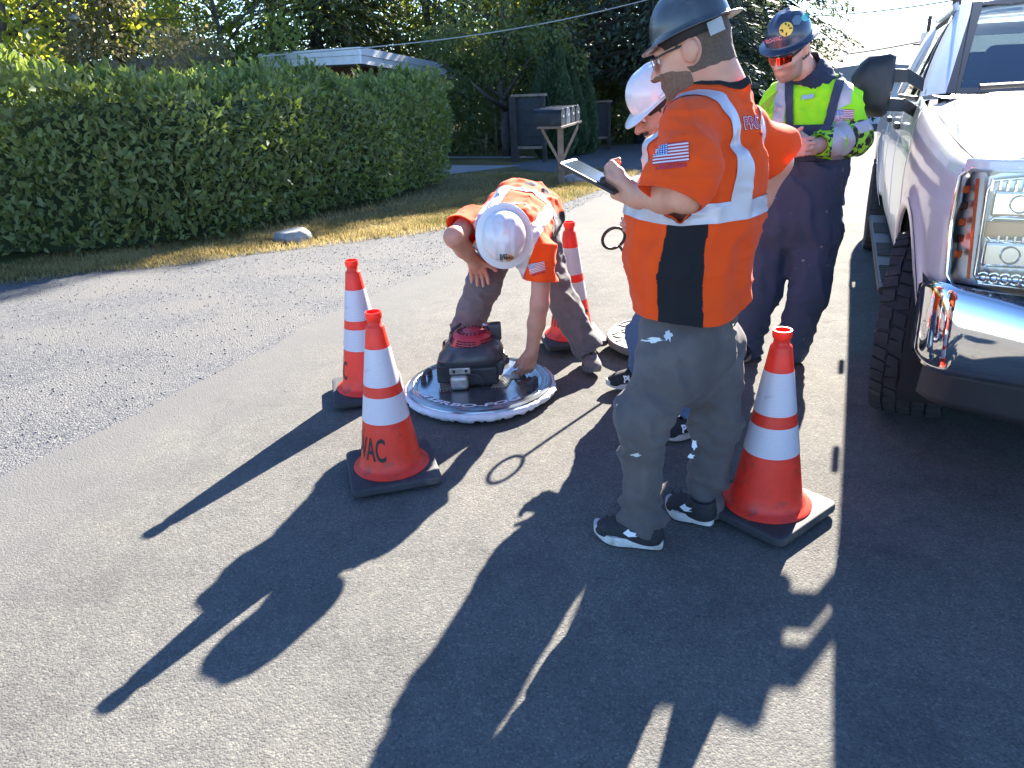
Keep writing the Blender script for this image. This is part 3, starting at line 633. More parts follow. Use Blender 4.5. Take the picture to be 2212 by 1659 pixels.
def stubble(m, col, f=.75):
    nt = m.node_tree; b = next(n for n in nt.nodes if n.type == 'BSDF_PRINCIPLED'); src = b.inputs['Base Color'].links[0].from_socket; a = nd(nt, 'Attribute', attribute_name='stubble'); n = nd(nt, 'TexNoise', Scale=420., Detail=3.); tc = nd(nt, 'TexCoord'); nt.links.new(tc.outputs['Object'], n.inputs[0])
    k = nd(nt, 'Math', operation='MULTIPLY'); nt.links.new(a.outputs['Fac'], k.inputs[0]); r = ramp(nt, n.outputs[0], [(.35, (f*.55,)*3), (.65, (f,)*3)]); nt.links.new(r.outputs[0], k.inputs[1]); nt.links.new(mixc(nt, src, col, k.outputs[0]), b.inputs['Base Color'])
def hairm(name, col): return M(name, col, .8, var=.22, vscale=160, bump=.4, bscale=420, bdist=.002)
EYEW = M('eye_white', (.7, .66, .62), .2); EYED = M('eye_dark', (.03, .02, .015), .1)
def local(o, R): o = np.asarray(o, float); return lambda p: o+R@np.asarray(p, float)
def head_prims(T, R, s=1.0):
    e = lambda c, r: ell(T(np.array(c)*s), np.array(r)*s, R)
    r_ = lambda a, b, q, w: rc(T(np.array(a)*s), T(np.array(b)*s), q*s, w*s)
    A = [e((0, -.012, .03), (.077, .098, .09)), e((0, .035, -.03), (.063, .064, .085)), e((0, .042, -.082), (.054, .05, .038))]
    B = [e((0, .086, -.1), (.022, .018, .017)), r_((0, .097, .015), (0, .122, -.026), .008, .0135), e((.012, .108, -.031), (.009, .01, .008)), e((-.012, .108, -.031), (.009, .01, .008)),
         e((0, .086, .03), (.054, .018, .011)), e((.038, .07, -.028), (.023, .023, .022)), e((-.038, .07, -.028), (.023, .023, .022)), e((0, .096, -.058), (.023, .010, .0055)), e((0, .094, -.069), (.020, .010, .006))]
    E_ = []
    for q in (-1, 1): E_ += [e((q*.078, -.008, .0), (.010, .021, .031)), e((q*.083, -.014, .006), (.007, .022, .026))]
    D = [e((q*.031, .096, .008), (.017, .010, .011)) for q in (-1, 1)]
    a = union(A, .04*s); b = union(B, .006); c = union(E_, .006); d = union(D, .004)
    def f(P):
        v = smin(a(P), b(P), .016); v = smax(v, -d(P), .012); return smin(v, c(P), .008)
    f.bb = (T((0, 0, 0))-.15*s, T((0, 0, 0))+.15*s); return f
def hand_prims(w, d, n, side, curl=(25, 30, 20), spread=.012, s=1.0, thumb=(.55, .75, .25), fcurl=None):
    "w wrist, d towards the knuckles, n out of the palm, side towards the thumb"
    d = nrm(d); n = np.asarray(n, float); n = nrm(n-d*(n@d)); lat = nrm(np.cross(d, n)); lat = lat if lat@np.asarray(side) > 0 else -lat
    w = np.asarray(w, float); L = [.074, .082, .077, .06]; out = [rc(w-d*.02, w+d*.03*s, .027*s, .024*s)]
    for i in range(4):
        off = (1.5-i); b = w+lat*off*.016*s+d*.012*s; k = w+lat*off*.0215*s+d*(.092-.006*abs(off-.4))*s
        out.append(rc(b, k, .0165*s, .0125*s)); p = k; a = 0; dd = nrm(d+lat*off*spread*4)
        for j, (fr, cu) in enumerate(zip((.46, .30, .24), curl)):
            a += rad(cu+(fcurl[i] if fcurl else 0)); q = p+(dd*math.cos(a)+n*math.sin(a))*L[i]*fr*s*1.08; out.append(rc(p, q, (.0102-.001*j)*s, (.0095-.001*j)*s)); p = q
    b = w+lat*.028*s+d*.02*s; t1 = nrm(d*thumb[0]+lat*thumb[1]+n*thumb[2]); m = b+t1*.05*s; e = m+nrm(t1*.6+d*.7+n*.15)*.042*s
    out += [rc(w+lat*.012*s, b+t1*.012, .017*s, .016*s), rc(b, m, .0155*s, .012*s), rc(m, e, .0115*s, .0095*s)]
    return out
def fold(freq, amp, A=None, seed=0., ridge=True):
    A = np.eye(3) if A is None else np.asarray(A, float)
    def g(P):
        n = vnoise((P@A)*freq+seed); n = (1-np.abs(2*n-1))**2.2+.12 if ridge else n-.5
        m = vnoise(P*freq*.45+seed+11); return amp*(n-.5)*(.35+1.1*m)
    return g
def wrap(f, *folds, grow=0.):
    def g(P):
        d = f(P)-grow
        for q in folds: d = d-q(P)
        return d
    g.bb = f.bb; return g
def plane(o, n): o = np.asarray(o, float); n = nrm(n); return lambda P: (P-o)@n
def near(o, r): o = np.asarray(o, float); return lambda P: np.linalg.norm(P-o, axis=1)-r
def cut_mesh(f, h, cuts, it=1):
    "surface of f, clipped to where every cut is negative"
    V, Q = surf_nets(f, h); V = relax(V, Q, it) if it else V
    for c in cuts:
        v = c(V)
        if (v >= 0).any(): V, Q = clipf(V, Q, v)
    return V, tris(Q)
def garment(name, f, h, cuts, mat, parent, thick=.004, it=1):
    V, T = cut_mesh(f, h, cuts, max(it, 2)); o = mesh_obj(name, V, T, mat, parent, True); mod(o, 'SOLIDIFY', thickness=thick, offset=-1); return o, V, T
def body(pieces, mat, label):
    "one mesh: head, arms and hands finely, the clothed core coarsely"
    Vs, Qs, n = [], [], 0
    for f, h in pieces:
        V, Q = surf_nets(f, h); Vs.append(V); Qs.append(Q+n); n += len(V)
    o = mesh_obj('person', np.concatenate(Vs), np.concatenate(Qs), mat, None, True); tag(o, label, 'person'); return o
def hair_patch(name, f, field, mat, parent, h=.005, off=.004, rag=.006, T=None):
    V, Q = surf_nets(f, h); N = vnormals(V, Q); v = field(V)+(vnoise(V*90)-.5)*rag
    if T is not None:
        for s in (-1, 1): v = np.maximum(v, .036-np.linalg.norm((V-T((s*.085, -.008, .0)))*np.array((1, 1, .85)), axis=1))
    V2, T2 = clipf(V+N*(off+(vnoise(V*160)[:, None]-.4)*.002), Q, v)
    return mesh_obj(name, V2, T2, mat, parent, True) if len(T2) else None
def hard_hat(o, R, mat, parent, full=True, brim=.045, a=.112, b=.138, hgt=.135, inner=None, ridge=.007, peak=.0):
    "o centre of the rim, R columns: right, forward, up"
    nr, na = 26, 96; V = []; F = []
    for i in range(nr+1):
        t = i/nr
        for j in range(na):
            q = 2*math.pi*j/na; c_, s_ = math.cos(q), math.sin(q)
            if t <= .72:
                r = t/.72; rr = math.sin(r*math.pi/2); zz = hgt*math.cos(r*math.pi/2)**.82; x, y = a*rr*c_, b*rr*s_
                lobe = math.exp(-(x/.016)**2)*(1 if abs(s_) > .2 or r < .5 else .6)
                v_ = math.exp(-((abs(x)-.030-.10*max(0, -y)-.012)/.008)**2); zz += (ridge*lobe+ridge*.55*v_)*math.sin(min(1, r*1.15)*math.pi)**.6 if 0 < r < .97 else 0
                if r < .12: zz = hgt*.995
            else:
                k = (t-.72)/.28; front = max(0, s_); back = max(0, -s_)
                w_ = (brim*(1+.25*front+.1*back) if full else (.006+(brim+peak)*max(0, s_)**2.2)); w_ = w_*k
                x, y = (a+w_)*c_, (b+w_)*s_; zz = .0-(w_*.28+.16*w_*k*(front+.3*back))+(.0035*k**6)
            V.append((x, y, zz))
    for i in range(nr):
        for j in range(na): F.append((i*na+j, i*na+(j+1) % na, (i+1)*na+(j+1) % na, (i+1)*na+j))
    V = np.array(V)@R.T+np.asarray(o); ob = mesh_obj('hard_hat', V, F, mat, parent, True); mod(ob, 'SOLIDIFY', thickness=.0035, offset=-1)
    bm = bmesh.new(); bm.from_mesh(ob.data); bmesh.ops.remove_doubles(bm, verts=bm.verts, dist=.0008); bmesh.ops.recalc_face_normals(bm, faces=bm.faces)
    bm.faces.ensure_lookup_table(); tf = max(bm.faces, key=lambda f_: f_.calc_center_median().dot(Vector(R[:, 2])))
    if tf.normal.dot(Vector(R[:, 2])) < 0: bmesh.ops.reverse_faces(bm, faces=bm.faces[:])
    bm.to_mesh(ob.data); bm.free()
    # suspension band seen from below
    mb = MB(); ring = [[np.asarray(o)+R@np.array(((a-.012)*math.cos(q), (b-.014)*math.sin(q), z)) for q in np.linspace(0, 6.283, 40, endpoint=False)] for z in (-.03, .012)]
    mb.loft(ring, cap=False); sb = mb.build('suspension_band', M('band_black', (.02, .02, .022), .7), ob, True); mod(sb, 'SOLIDIFY', thickness=.003)
    return ob
def shoe(toe, heel, parent, up_m, sole_m, wid=.052, hgt=.085, collar=True, name='shoe', sole_h=.028, lift=0.):
    "toe and heel points on the ground"
    toe, heel = np.asarray(toe, float), np.asarray(heel, float); d = toe-heel; L = np.linalg.norm(d); R = np.stack([np.cross(nrm(d), (0, 0, 1)), nrm(d), (0, 0, 1)], 1); T = local(heel+np.array((0, 0, lift)), R)
    e = lambda c, r: ell(T(c), r, R)
    up = union([e((0, L*.78, .035), (wid*.92, L*.2, .036)), e((0, L*.5, .045), (wid*.88, L*.3, .045)), e((0, L*.2, .045), (wid*.8, L*.19, .06)), rc(T((0, L*.2, .05)), T((0, L*.24, hgt)), .04, .043)], .03)
    V, Q = surf_nets(up, .006); val = np.maximum((V-T((0, 0, sole_h*.7)))@np.array((0, 0, -1.)), (V-T((0, 0, hgt+.012)))@np.array((0, -.1, 1.))); V, Q = clipf(V, Q, val)
    o = mesh_obj(name, V, Q, up_m, parent, True)
    out = []
    for q in np.linspace(0, 2*math.pi, 44, endpoint=False):
        y = L*.5-L*.5*math.cos(q); t = y/L; w_ = wid*(.70+.42*math.exp(-((t-.68)/.24)**2)-.02)*abs(math.sin(q))**.62*(1 if math.sin(q) > 0 else -1); out.append((w_, y))
    rings = []
    for z, s in ((.001, .93), (.006, .99), (sole_h*.6, 1.), (sole_h, .97)):
        rings.append([T((x*s, L*.5+(y-L*.5)*(.98+.02*s)+0, z+.022*max(0, (y/L-.72)/.28)**2)) for x, y in out])
    so = MB().loft(rings).build('sole', sole_m, o, True); smooth_ang(so, 50)
    return o, T, up
def round_print(name, rr, n, o, u, v, bvh, mat, parent, off, reach=.25):
    V = [(0, 0, 0)]+[(rr*k/4*math.cos(a), rr*k/4*math.sin(a), 0) for k in range(1, 5) for a in np.linspace(0, 6.2832, n, endpoint=False)]
    F = [(0, 1+i, 1+(i+1) % n) for i in range(n)]+[(1+k*n+i, 1+(k+1)*n+i, 1+(k+1)*n+(i+1) % n, 1+k*n+(i+1) % n) for k in range(3) for i in range(n)]
    return decal(name, V, F, o, u, v, bvh, mat, parent, off, reach)
def flag(o, u, v, bvh, parent, wd=.085):
    "small sewn flag with a digit line beneath"
    h = wd*.58; top = np.asarray(o); 
    red, wh, bl = M('flag_red', (.45, .03, .05), .8), M('flag_white', (.75, .73, .74), .8), M('flag_blue', (.04, .09, .33), .8)
    def rect(x0, x1, y0, y1, nx=8, ny=1):
        V = [(x0+(x1-x0)*i/nx, y0+(y1-y0)*j/ny, 0) for j in range(ny+1) for i in range(nx+1)]; return V, [(j*(nx+1)+i, j*(nx+1)+i+1, (j+1)*(nx+1)+i+1, (j+1)*(nx+1)+i) for j in range(ny) for i in range(nx)]
    V, F = rect(-wd/2, wd/2, -h/2, h/2, 8, 7); fl = decal('sleeve_flag', V, F, o, u, v, bvh, wh, parent, .0025)
    for k in range(13):
        if k % 2: continue
        y1 = h/2-h*k/13; x0 = -wd/2+(wd*.42 if k < 7 else 0); V, F = rect(x0, wd/2, y1-h/13, y1); decal('flag_stripe', V, F, o, u, v, bvh, red, fl, .0045)
    V, F = rect(-wd/2, -wd/2+wd*.42, h/2-h*7/13, h/2, 4, 4); decal('flag_canton', V, F, o, u, v, bvh, bl, fl, .0047)
    V, F = [], []
    for r in range(5):
        for c in range(6):
            x = -wd/2+wd*.42*(c+.5)/6; y = h/2-h*7/13*(r+.5)/5; s = .0016; n = len(V); V += [(x-s, y-s, 0), (x+s, y-s, 0), (x+s, y+s, 0), (x-s, y+s, 0)]; F.append((n, n+1, n+2, n+3))
    st = decal('flag_stars', V, F, o, u, v, bvh, wh, fl, .0058); st['kind'] = 'stuff'
    V, F = text_mesh('1-888-565-5665', wd*.135, bold=.0008); V[:, 1] -= h*.5+wd*.09; decal('phone_number', V, F, o, u, v, bvh, red, parent, .003)
def logo(o, u, v, bvh, parent, wd, sub=True):
    "red lettering with a pale then a dark edge, slogan under it"
    w_, d_, r_ = M('logo_white', (.75, .68, .7), .7), M('logo_dark', (.10, .02, .06), .7), M('logo_red', (.50, .025, .06), .7)
    for k, (m, b, of) in enumerate(((d_, .07, .0025), (w_, .035, .0032), (r_, .0, .0039))):
        V, F = text_mesh('PRO-VAC', 1., bold=.012+b); s = wd/4.1; V = V*s; V[:, 1] *= 1.25
        decal(('logo_edge', 'logo_outline', 'logo_lettering')[k], V, F, o, u, v, bvh, m, parent, of)
    if sub:
        V, F = text_mesh('your business', wd*.085, bold=.0006, shear=.2); V[:, 1] -= wd*.2; decal('slogan', V, F, o, u, v, bvh, M('slogan_red', (.30, .02, .02), .7), parent, .003)
# ================================================================== man with the tablet (orange shirt, dark hat)
def man_tablet():
    f = nrm((-.87, .49, 0)); l = np.array((-f[1], f[0], 0)); l = np.array((-.49, -.87, 0)); r = -l; up = np.array((0, 0, 1.))
    SK = skin('skin_tablet_man', (.60, .29, .195), (.64, .25, .17)); HAIR = hairm('short_brown_hair', (.10, .065, .045)); BEARD = hairm('short_brown_beard', (.16, .085, .055))
    A = at
    # head
    hc = A(1498, 112, 2.37); fw = nrm((-.82, .42, -.30)); hr = nrm(np.cross(fw, up)); hu = np.cross(hr, fw); HR = np.stack([hr, fw, hu], 1); T = local(hc, HR); head = head_prims(T, HR, 1.02)
    nb = A(1562, 185, 2.36)
    neck = union([head, rc(nb+up*-.03, T((0, -.045, -.05)), .078, .062), rc(nb+f*.02, T((0, -.01, -.06)), .06, .055)], .03); neck.bb = (head.bb[0]-.04, head.bb[1]+.06)
    # left arm, bent, hand under the tablet
    S, E, Wr = A(1482, 285, 2.17), A(1482, 420, 2.06), A(1372, 424, 2.27)
    hd = A(1325, 402, 2.33)-Wr
    TU = nrm(A(1318, 404, 2.31)-A(1236, 361, 2.37)); TV = np.array((.32, .95, .05)); TV = nrm(TV-TU*(TV@TU)); TN = np.cross(TU, TV); TN = TN if TN[2] > 0 else -TN
    hand = hand_prims(Wr, hd, TN*.6+TV*.8, TN, curl=(38, 45, 30), spread=.004, s=1.06, thumb=(.85, .3, .35))
    armL = union([rc(S, E, .055, .044), rc(E, E*.6+Wr*.4, .044, .045), rc(E*.6+Wr*.4, Wr, .045, .030)], .03); handf = union(hand, .009)
    fL = union([armL, handf], .02)
    # right arm, elbow out, hand to the hip
    S2, E2, W2 = A(1608, 268, 2.50), A(1674, 350, 2.56), A(1600, 500, 2.60)
    fR = union([rc(S2, E2, .06, .054), rc(E2, E2*.5+W2*.5, .053, .047), rc(E2*.5+W2*.5, W2, .047, .032), union(hand_prims(W2, nrm(W2-E2)+f*.5, r*-1, f), .008)], .02)
    # trunk and legs
    pc, wc, cc, sc = A(1487, 730, 2.33), A(1487, 560, 2.34), A(1522, 350, 2.355), A(1535, 262, 2.355)
    trunk = loftf([(pc-up*.02, l, .19, f, .15, .165), (wc, l, .205, f, .178, .165), ((wc+cc)/2, l, .205, f, .172, .165), (cc, l, .195, f, .145, .152), (sc, l, .165, f, .105, .115), (nb, l, .08, f, .07, .07)])
    Lh, Lk, La = A(1462, 745, 2.24), A(1390, 905, 2.19), A(1388, 1125, 2.255); Rh, Rk, Ra = A(1535, 740, 2.43), A(1548, 915, 2.41), A(1522, 1090, 2.40)
    legs = union([rc(pc-up*.03, pc+up*.05, .14, .14)]+chain([Lh, Lk, La], [.098, .072, .05])+chain([Rh, Rk, Ra], [.098, .072, .05]), .05)
    core = union([trunk, legs], .04)
    P = body([(neck, .0055), (fL, .005), (fR, .007), (wrap(core, grow=-.045), .02)], SK, 'person in orange shirt and dark full-brim helmet, reading a tablet')
    # shirt
    sl = [rc(S+r*.03+up*.01, S*.35+E*.65, .068, .08), rc(S*.35+E*.65, A(1449, 428, 2.04), .074, .076), rc(S2-r*.03, S2*.3+E2*.7, .066, .078), rc(S2*.3+E2*.7, E2, .078, .08)]
    yoke = [rc(S+up*.0+r*.02, nb-up*.04, .055, .055), rc(S2-r*.02, nb-up*.04, .055, .055)]
    base = union([wrap(trunk, grow=.012)]+yoke+sl, .045)
    Az = np.diag([1., 1., .45]); Ah = np.diag([.6, .6, 1.5])
    shirt = wrap(base, fold(9, .018, Az, 3.), fold(22, .010, Ah, 7.), fold(5, .022, np.array([[1, 0, .8], [0, 1, .3], [0, 0, .5]]), 2.))
    hem = lambda P: -(P-A(1440, 690, 2.2))@nrm(up+f*-.02+l*.10)+.012*np.sin(P[:, 0]*17)
    cuts = [hem, lambda P: np.minimum((P-A(1446, 424, 2.04))@nrm(-CU*.9-CR*.36), np.minimum(trunk(P)-.030, .14-rc(S, A(1447, 425, 2.04), 0)(P))), lambda P: np.minimum((P-(E2*.88+S2*.12))@nrm(E2-S2), np.minimum(trunk(P)-.035, .16-np.linalg.norm(P-E2, axis=1))), lambda P: -near(nb+up*.045+f*.015, .098)(P)]
    o, V, Tm = garment('shirt', shirt, .0085, cuts, ORANGE, P)
    zc = V[:, 2]; ctr = np.stack([np.interp(zc, [pc[2], wc[2], cc[2], sc[2]], [q[i] for q in (pc, wc, cc, sc)]) for i in range(2)], 1)
    X = (V[:, :2]-ctr)@r[:2]; Y = (V[:, :2]-ctr)@f[:2]; ang = np.degrees(np.arctan2(Y, -X))       # 0 = his left side, - = back
    onarm = np.minimum(rc(S, E, .09)(V), rc(S2, E2, .09)(V)); onarm_t = np.where((V-S)@nrm(E-S) > .02, rc(S, E, .094)(V), 1); onarm_t2 = np.where((V-S2)@nrm(E2-S2) > .02, rc(S2, E2, .094)(V), 1); arm = -np.minimum(onarm_t, onarm_t2)
    zb = A(1440, 465, 2.12)[2]-.005; band = np.maximum(np.abs(zc-zb)-.027, arm)
    pan = np.maximum(np.maximum(np.abs(ang+10)-np.interp(zc, [pc[2]-.05, wc[2], cc[2]], [20, 17, 12]), zc-(A(1490, 415, 2.15)[2])), arm*40)
    patch('side_panel', V, Tm, pan, PANEL, o, .0025)
    pan2 = np.maximum(np.maximum(np.abs(np.abs(ang)-170)-17, zc-(A(1490, 415, 2.15)[2])), arm*40); patch('side_panel', V, Tm, pan2, PANEL, o, .0025)
    patch('reflective_band', V, Tm, band, TAPE, o, .004)
    for s in (-1, 1):
        st = np.maximum(np.maximum(np.abs(s*X-.128)-.023, zb-zc), np.where(zc > S[2]-.03, -1, arm)); patch('reflective_strap', V, Tm, st, TAPE, o, .0035)
    collar = near(nb+up*.045+f*.015, .112)(V); patch('collar', V, Tm, collar, PANEL, o, .003)
    bv = bvh_of(V, Tm)
    mid = S*.45+E*.55; ax = nrm(S-E); n = nrm(CAM_POS-mid); uu = nrm(np.cross(ax, n)); fo = A(1447, 328, 2.0); flag(fo, uu+np.array((0, 0, .03)), ax*.4+up, bv, o, .092)
    lo = A(1606, 262, 2.3); nn = nrm(-f+l*.25); logo(lo, np.cross(up, nn), up, bv, o, .145)
    # trousers
    tr = union([rc(pc-up*.03, pc+up*.12, .150, .145), rc(Lh-up*.12+f*.0, Rh-up*.10, .085, .085)]+chain([Lh, Lk, La, La-up*.05], [.104, .080, .063, .064])+chain([Rh, Rk, Ra, Ra-up*.05], [.102, .076, .058, .058]), .05)
    kn = lambda c, s_: (lambda P: .011*np.exp(-(((P-c)/s_)**2).sum(1))*np.sin((P[:, 2]*95+P[:, 0]*40+vnoise(P*14)*5)))
    trous = wrap(tr, fold(11, .024, np.array([[1, 0, .5], [0, 1, .2], [0, 0, .7]]), 4.), fold(26, .010, np.diag([.7, .7, 1.6]), 8.), kn(La+up*.05, .11), kn(Ra+up*.06, .11), kn(Lk-up*.02, .09), kn(Rk, .1))
    o2, V2, T2 = garment('trousers', trous, .0095, [lambda P: np.where(np.linalg.norm(P[:, :2]-La[:2], axis=1) < .16, (La[2]-.02-P[:, 2]), np.where(np.linalg.norm(P[:, :2]-Ra[:2], axis=1) < .15, Ra[2]-.025-P[:, 2], -1)), lambda P: P[:, 2]-(pc[2]+.15)], CHARC, P)
    PAINT = M('dried_paint', (.62, .66, .66), .7); b2 = bvh_of(V2, T2)
    for (px, py, w_, h_) in ((1425, 730, .05, .018), (1455, 722, .02, .03), (1377, 985, .03, .012), (1500, 960, .014, .03), (1492, 985, .02, .012)):
        V_, F_ = [(0, 0, 0)], []
        for k in range(14): q = 6.283*k/14; rr = .5+.7*random.random(); V_.append((w_*rr*math.cos(q)*.6, h_*rr*math.sin(q)*.6, 0))
        F_ = [(0, k+1, (k+1) % 14+1) for k in range(14)]; decal('paint_splash', V_, F_, A(px, py, 2.1), CR, CU, b2, PAINT, o2, .002)
    seam = [A(1352, 868, 2.0), A(1400, 884, 2.0), A(1470, 888, 2.0)]
    # shoes
    UPB = M('black_mesh_upper', (.02, .02, .022), .8, var=.4, vscale=60, bump=.5, bscale=200); SOLW = M('white_rubber_sole', (.62, .60, .56), .7, var=.15, vscale=20, dirt=(.30, .27, .22), dscale=18, dthr=(.5, .7)); GRYM = M('grey_overlay', (.10, .105, .11), .6)
    for (tp, hp) in ((gnd(1284, 1152, .012), gnd(1432, 1184, .012)), (gnd(1440, 1098, .012), gnd(1540, 1134, .012))):
        so, TT, upf = shoe(tp, hp, P, UPB, SOLW, .050, .085, sole_h=.036); L = np.linalg.norm(tp-hp)
        Vs, Qs = surf_nets(upf, .007); bs = bvh_of(Vs, Qs); sd = nrm(np.cross(np.asarray(tp)-hp, up)); sd = -sd if sd@(CAM_POS-tp) < 0 else sd; dd = nrm(np.asarray(tp)-hp); ud = np.cross(sd, dd) if np.cross(sd, dd)[2] > 0 else -np.cross(sd, dd)
        cu = [(-.055, -.002), (-.035, -.012), (-.01, -.004), (.05, .022), (-.012, .010), (-.03, .008), (-.038, .014)]; uvec = np.cross(up, sd); uvec = uvec if uvec@(-dd) > 0 else -uvec
        decal('swoosh', [(x, y, 0) for x, y in cu], [tuple(range(len(cu)))], TT((0, L*.30, .06))+sd*.03, uvec, up, bs, WHITE_INK, so, .003)
        for k in range(4):
            x0 = -.02+k*.022; decal('overlay_strip', [(x0, -.012, 0), (x0+.007, -.012, 0), (x0+.019, .02, 0), (x0+.012, .02, 0)], [(0, 1, 2, 3)], TT((0, L*.66, .055))+sd*.03, -uvec, up, bs, GRYM, so, .003)
        lc = MB()
        for k in range(4): a = TT((-.028, L*(.5+.06*k), .080-.011*k)); b = TT((.028, L*(.5+.06*k), .080-.011*k)); lc.tube([a, (a+b)/2+up*.009, b], .0028, 6)
        lc.build('laces', UPB, so, True)['kind'] = 'stuff'
    # hair, beard, spectacles, helmet
    lc_ = lambda V: (V-hc)@HR
    hair_patch('hair', neck, lambda V: (lambda q: np.maximum(q[:, 1]-.02-.3*q[:, 2], -(q[:, 2]+.055-.15*np.maximum(0, q[:, 1]))))(lc_(V)), HAIR, P, h=.0055, off=.0015, T=T)
    hair_patch('beard', neck, lambda V: (lambda q: np.maximum(np.maximum(.005-q[:, 1], q[:, 2]+.030+.35*np.maximum(0, .06-q[:, 1])-.4*np.maximum(0, .05-np.abs(q[:, 0]))*0), -(q[:, 2]+.125)))(lc_(V)), BEARD, P, h=.0055, off=.003, T=T)
    GL = M('spectacle_frame', (.012, .012, .014), .3); mb = MB(); s = -1
    mb.tube([T((s*.081, -.01, .022)), T((s*.08, .05, .02)), T((s*.066, .098, .016))], .003, 6); mb.tube([T((-s*.081, -.01, .022)), T((-s*.08, .05, .02)), T((-s*.066, .098, .016))], .003, 6)
    mb.tube([T((x, .118-.7*x*x*6, .020)) for x in np.linspace(-.066, .066, 9)], .0028, 6); g = mb.build('spectacles', GL, P, True)
    LEN = M('spectacle_lens', (.5, .55, .6), .05, .0, spec=.9)
    for q in (-1, 1): mb = MB(); mb.add([T((q*.012, .122, .018)), T((q*.058, .106, .018)), T((q*.056, .103, -.014)), T((q*.018, .118, -.016))], [(0, 1, 2, 3)]); mb.build('lens', LEN, g)
    for q in (-1, 1): MB().lathe([(.0001, .011), (.006, .009), (.010, .004), (.0115, 0), (.0001, -.003)], 14, c=T((q*.031, .088, .008)), R=frame(HR[:, 1], (0, 0, 1))).build('eye', EYEW, P, True)
    DK = M('dark_grey_helmet', (.045, .055, .065), .32, var=.15, vscale=12, bump=.12, bscale=90, coat=.2, dirt=(.10, .11, .12), dscale=8)
    hu2 = nrm(hu*1.0+fw*.05); hf = nrm(fw-hu2*(fw@hu2)); H2 = np.stack([hr, hf, hu2], 1)
    hat = hard_hat(T((0, -.008, .06)), H2, DK, P, True, .029, .098, .114, .112)
    Tb = local(T((0, -.008, .06)), H2)
    MB().box(Tb((-.088, -.085, -.03)), (.006, .04, .035), R=H2).build('ratchet_strap', M('strap_grey', (.3, .33, .36), .6), hat)
    # tablet: held by him, a thing of its own
    c = A(1283, 381, 2.36); Rm = np.stack([TU, TV, TN], 1); tb = empty('tablet', c); tag(tb, 'black tablet held in the hands of the man in dark trousers', 'tablet')
    bevel(MB().box((0, 0, 0), (.195, .125, .011), R=Rm).build('case', M('tablet_black', (.012, .012, .013), .35), tb), .004, 2)
    MB().box(TN*.0065, (.172, .105, .0015), R=Rm).build('screen', M('tablet_screen', (.015, .022, .02), .08, spec=.35), tb)
    MB().box(TN*.0064-TU*.0915, (.009, .10, .0012), R=Rm).build('bezel_edge', M('tablet_edge', (.5, .5, .52), .3), tb)
    return P
man_tablet()
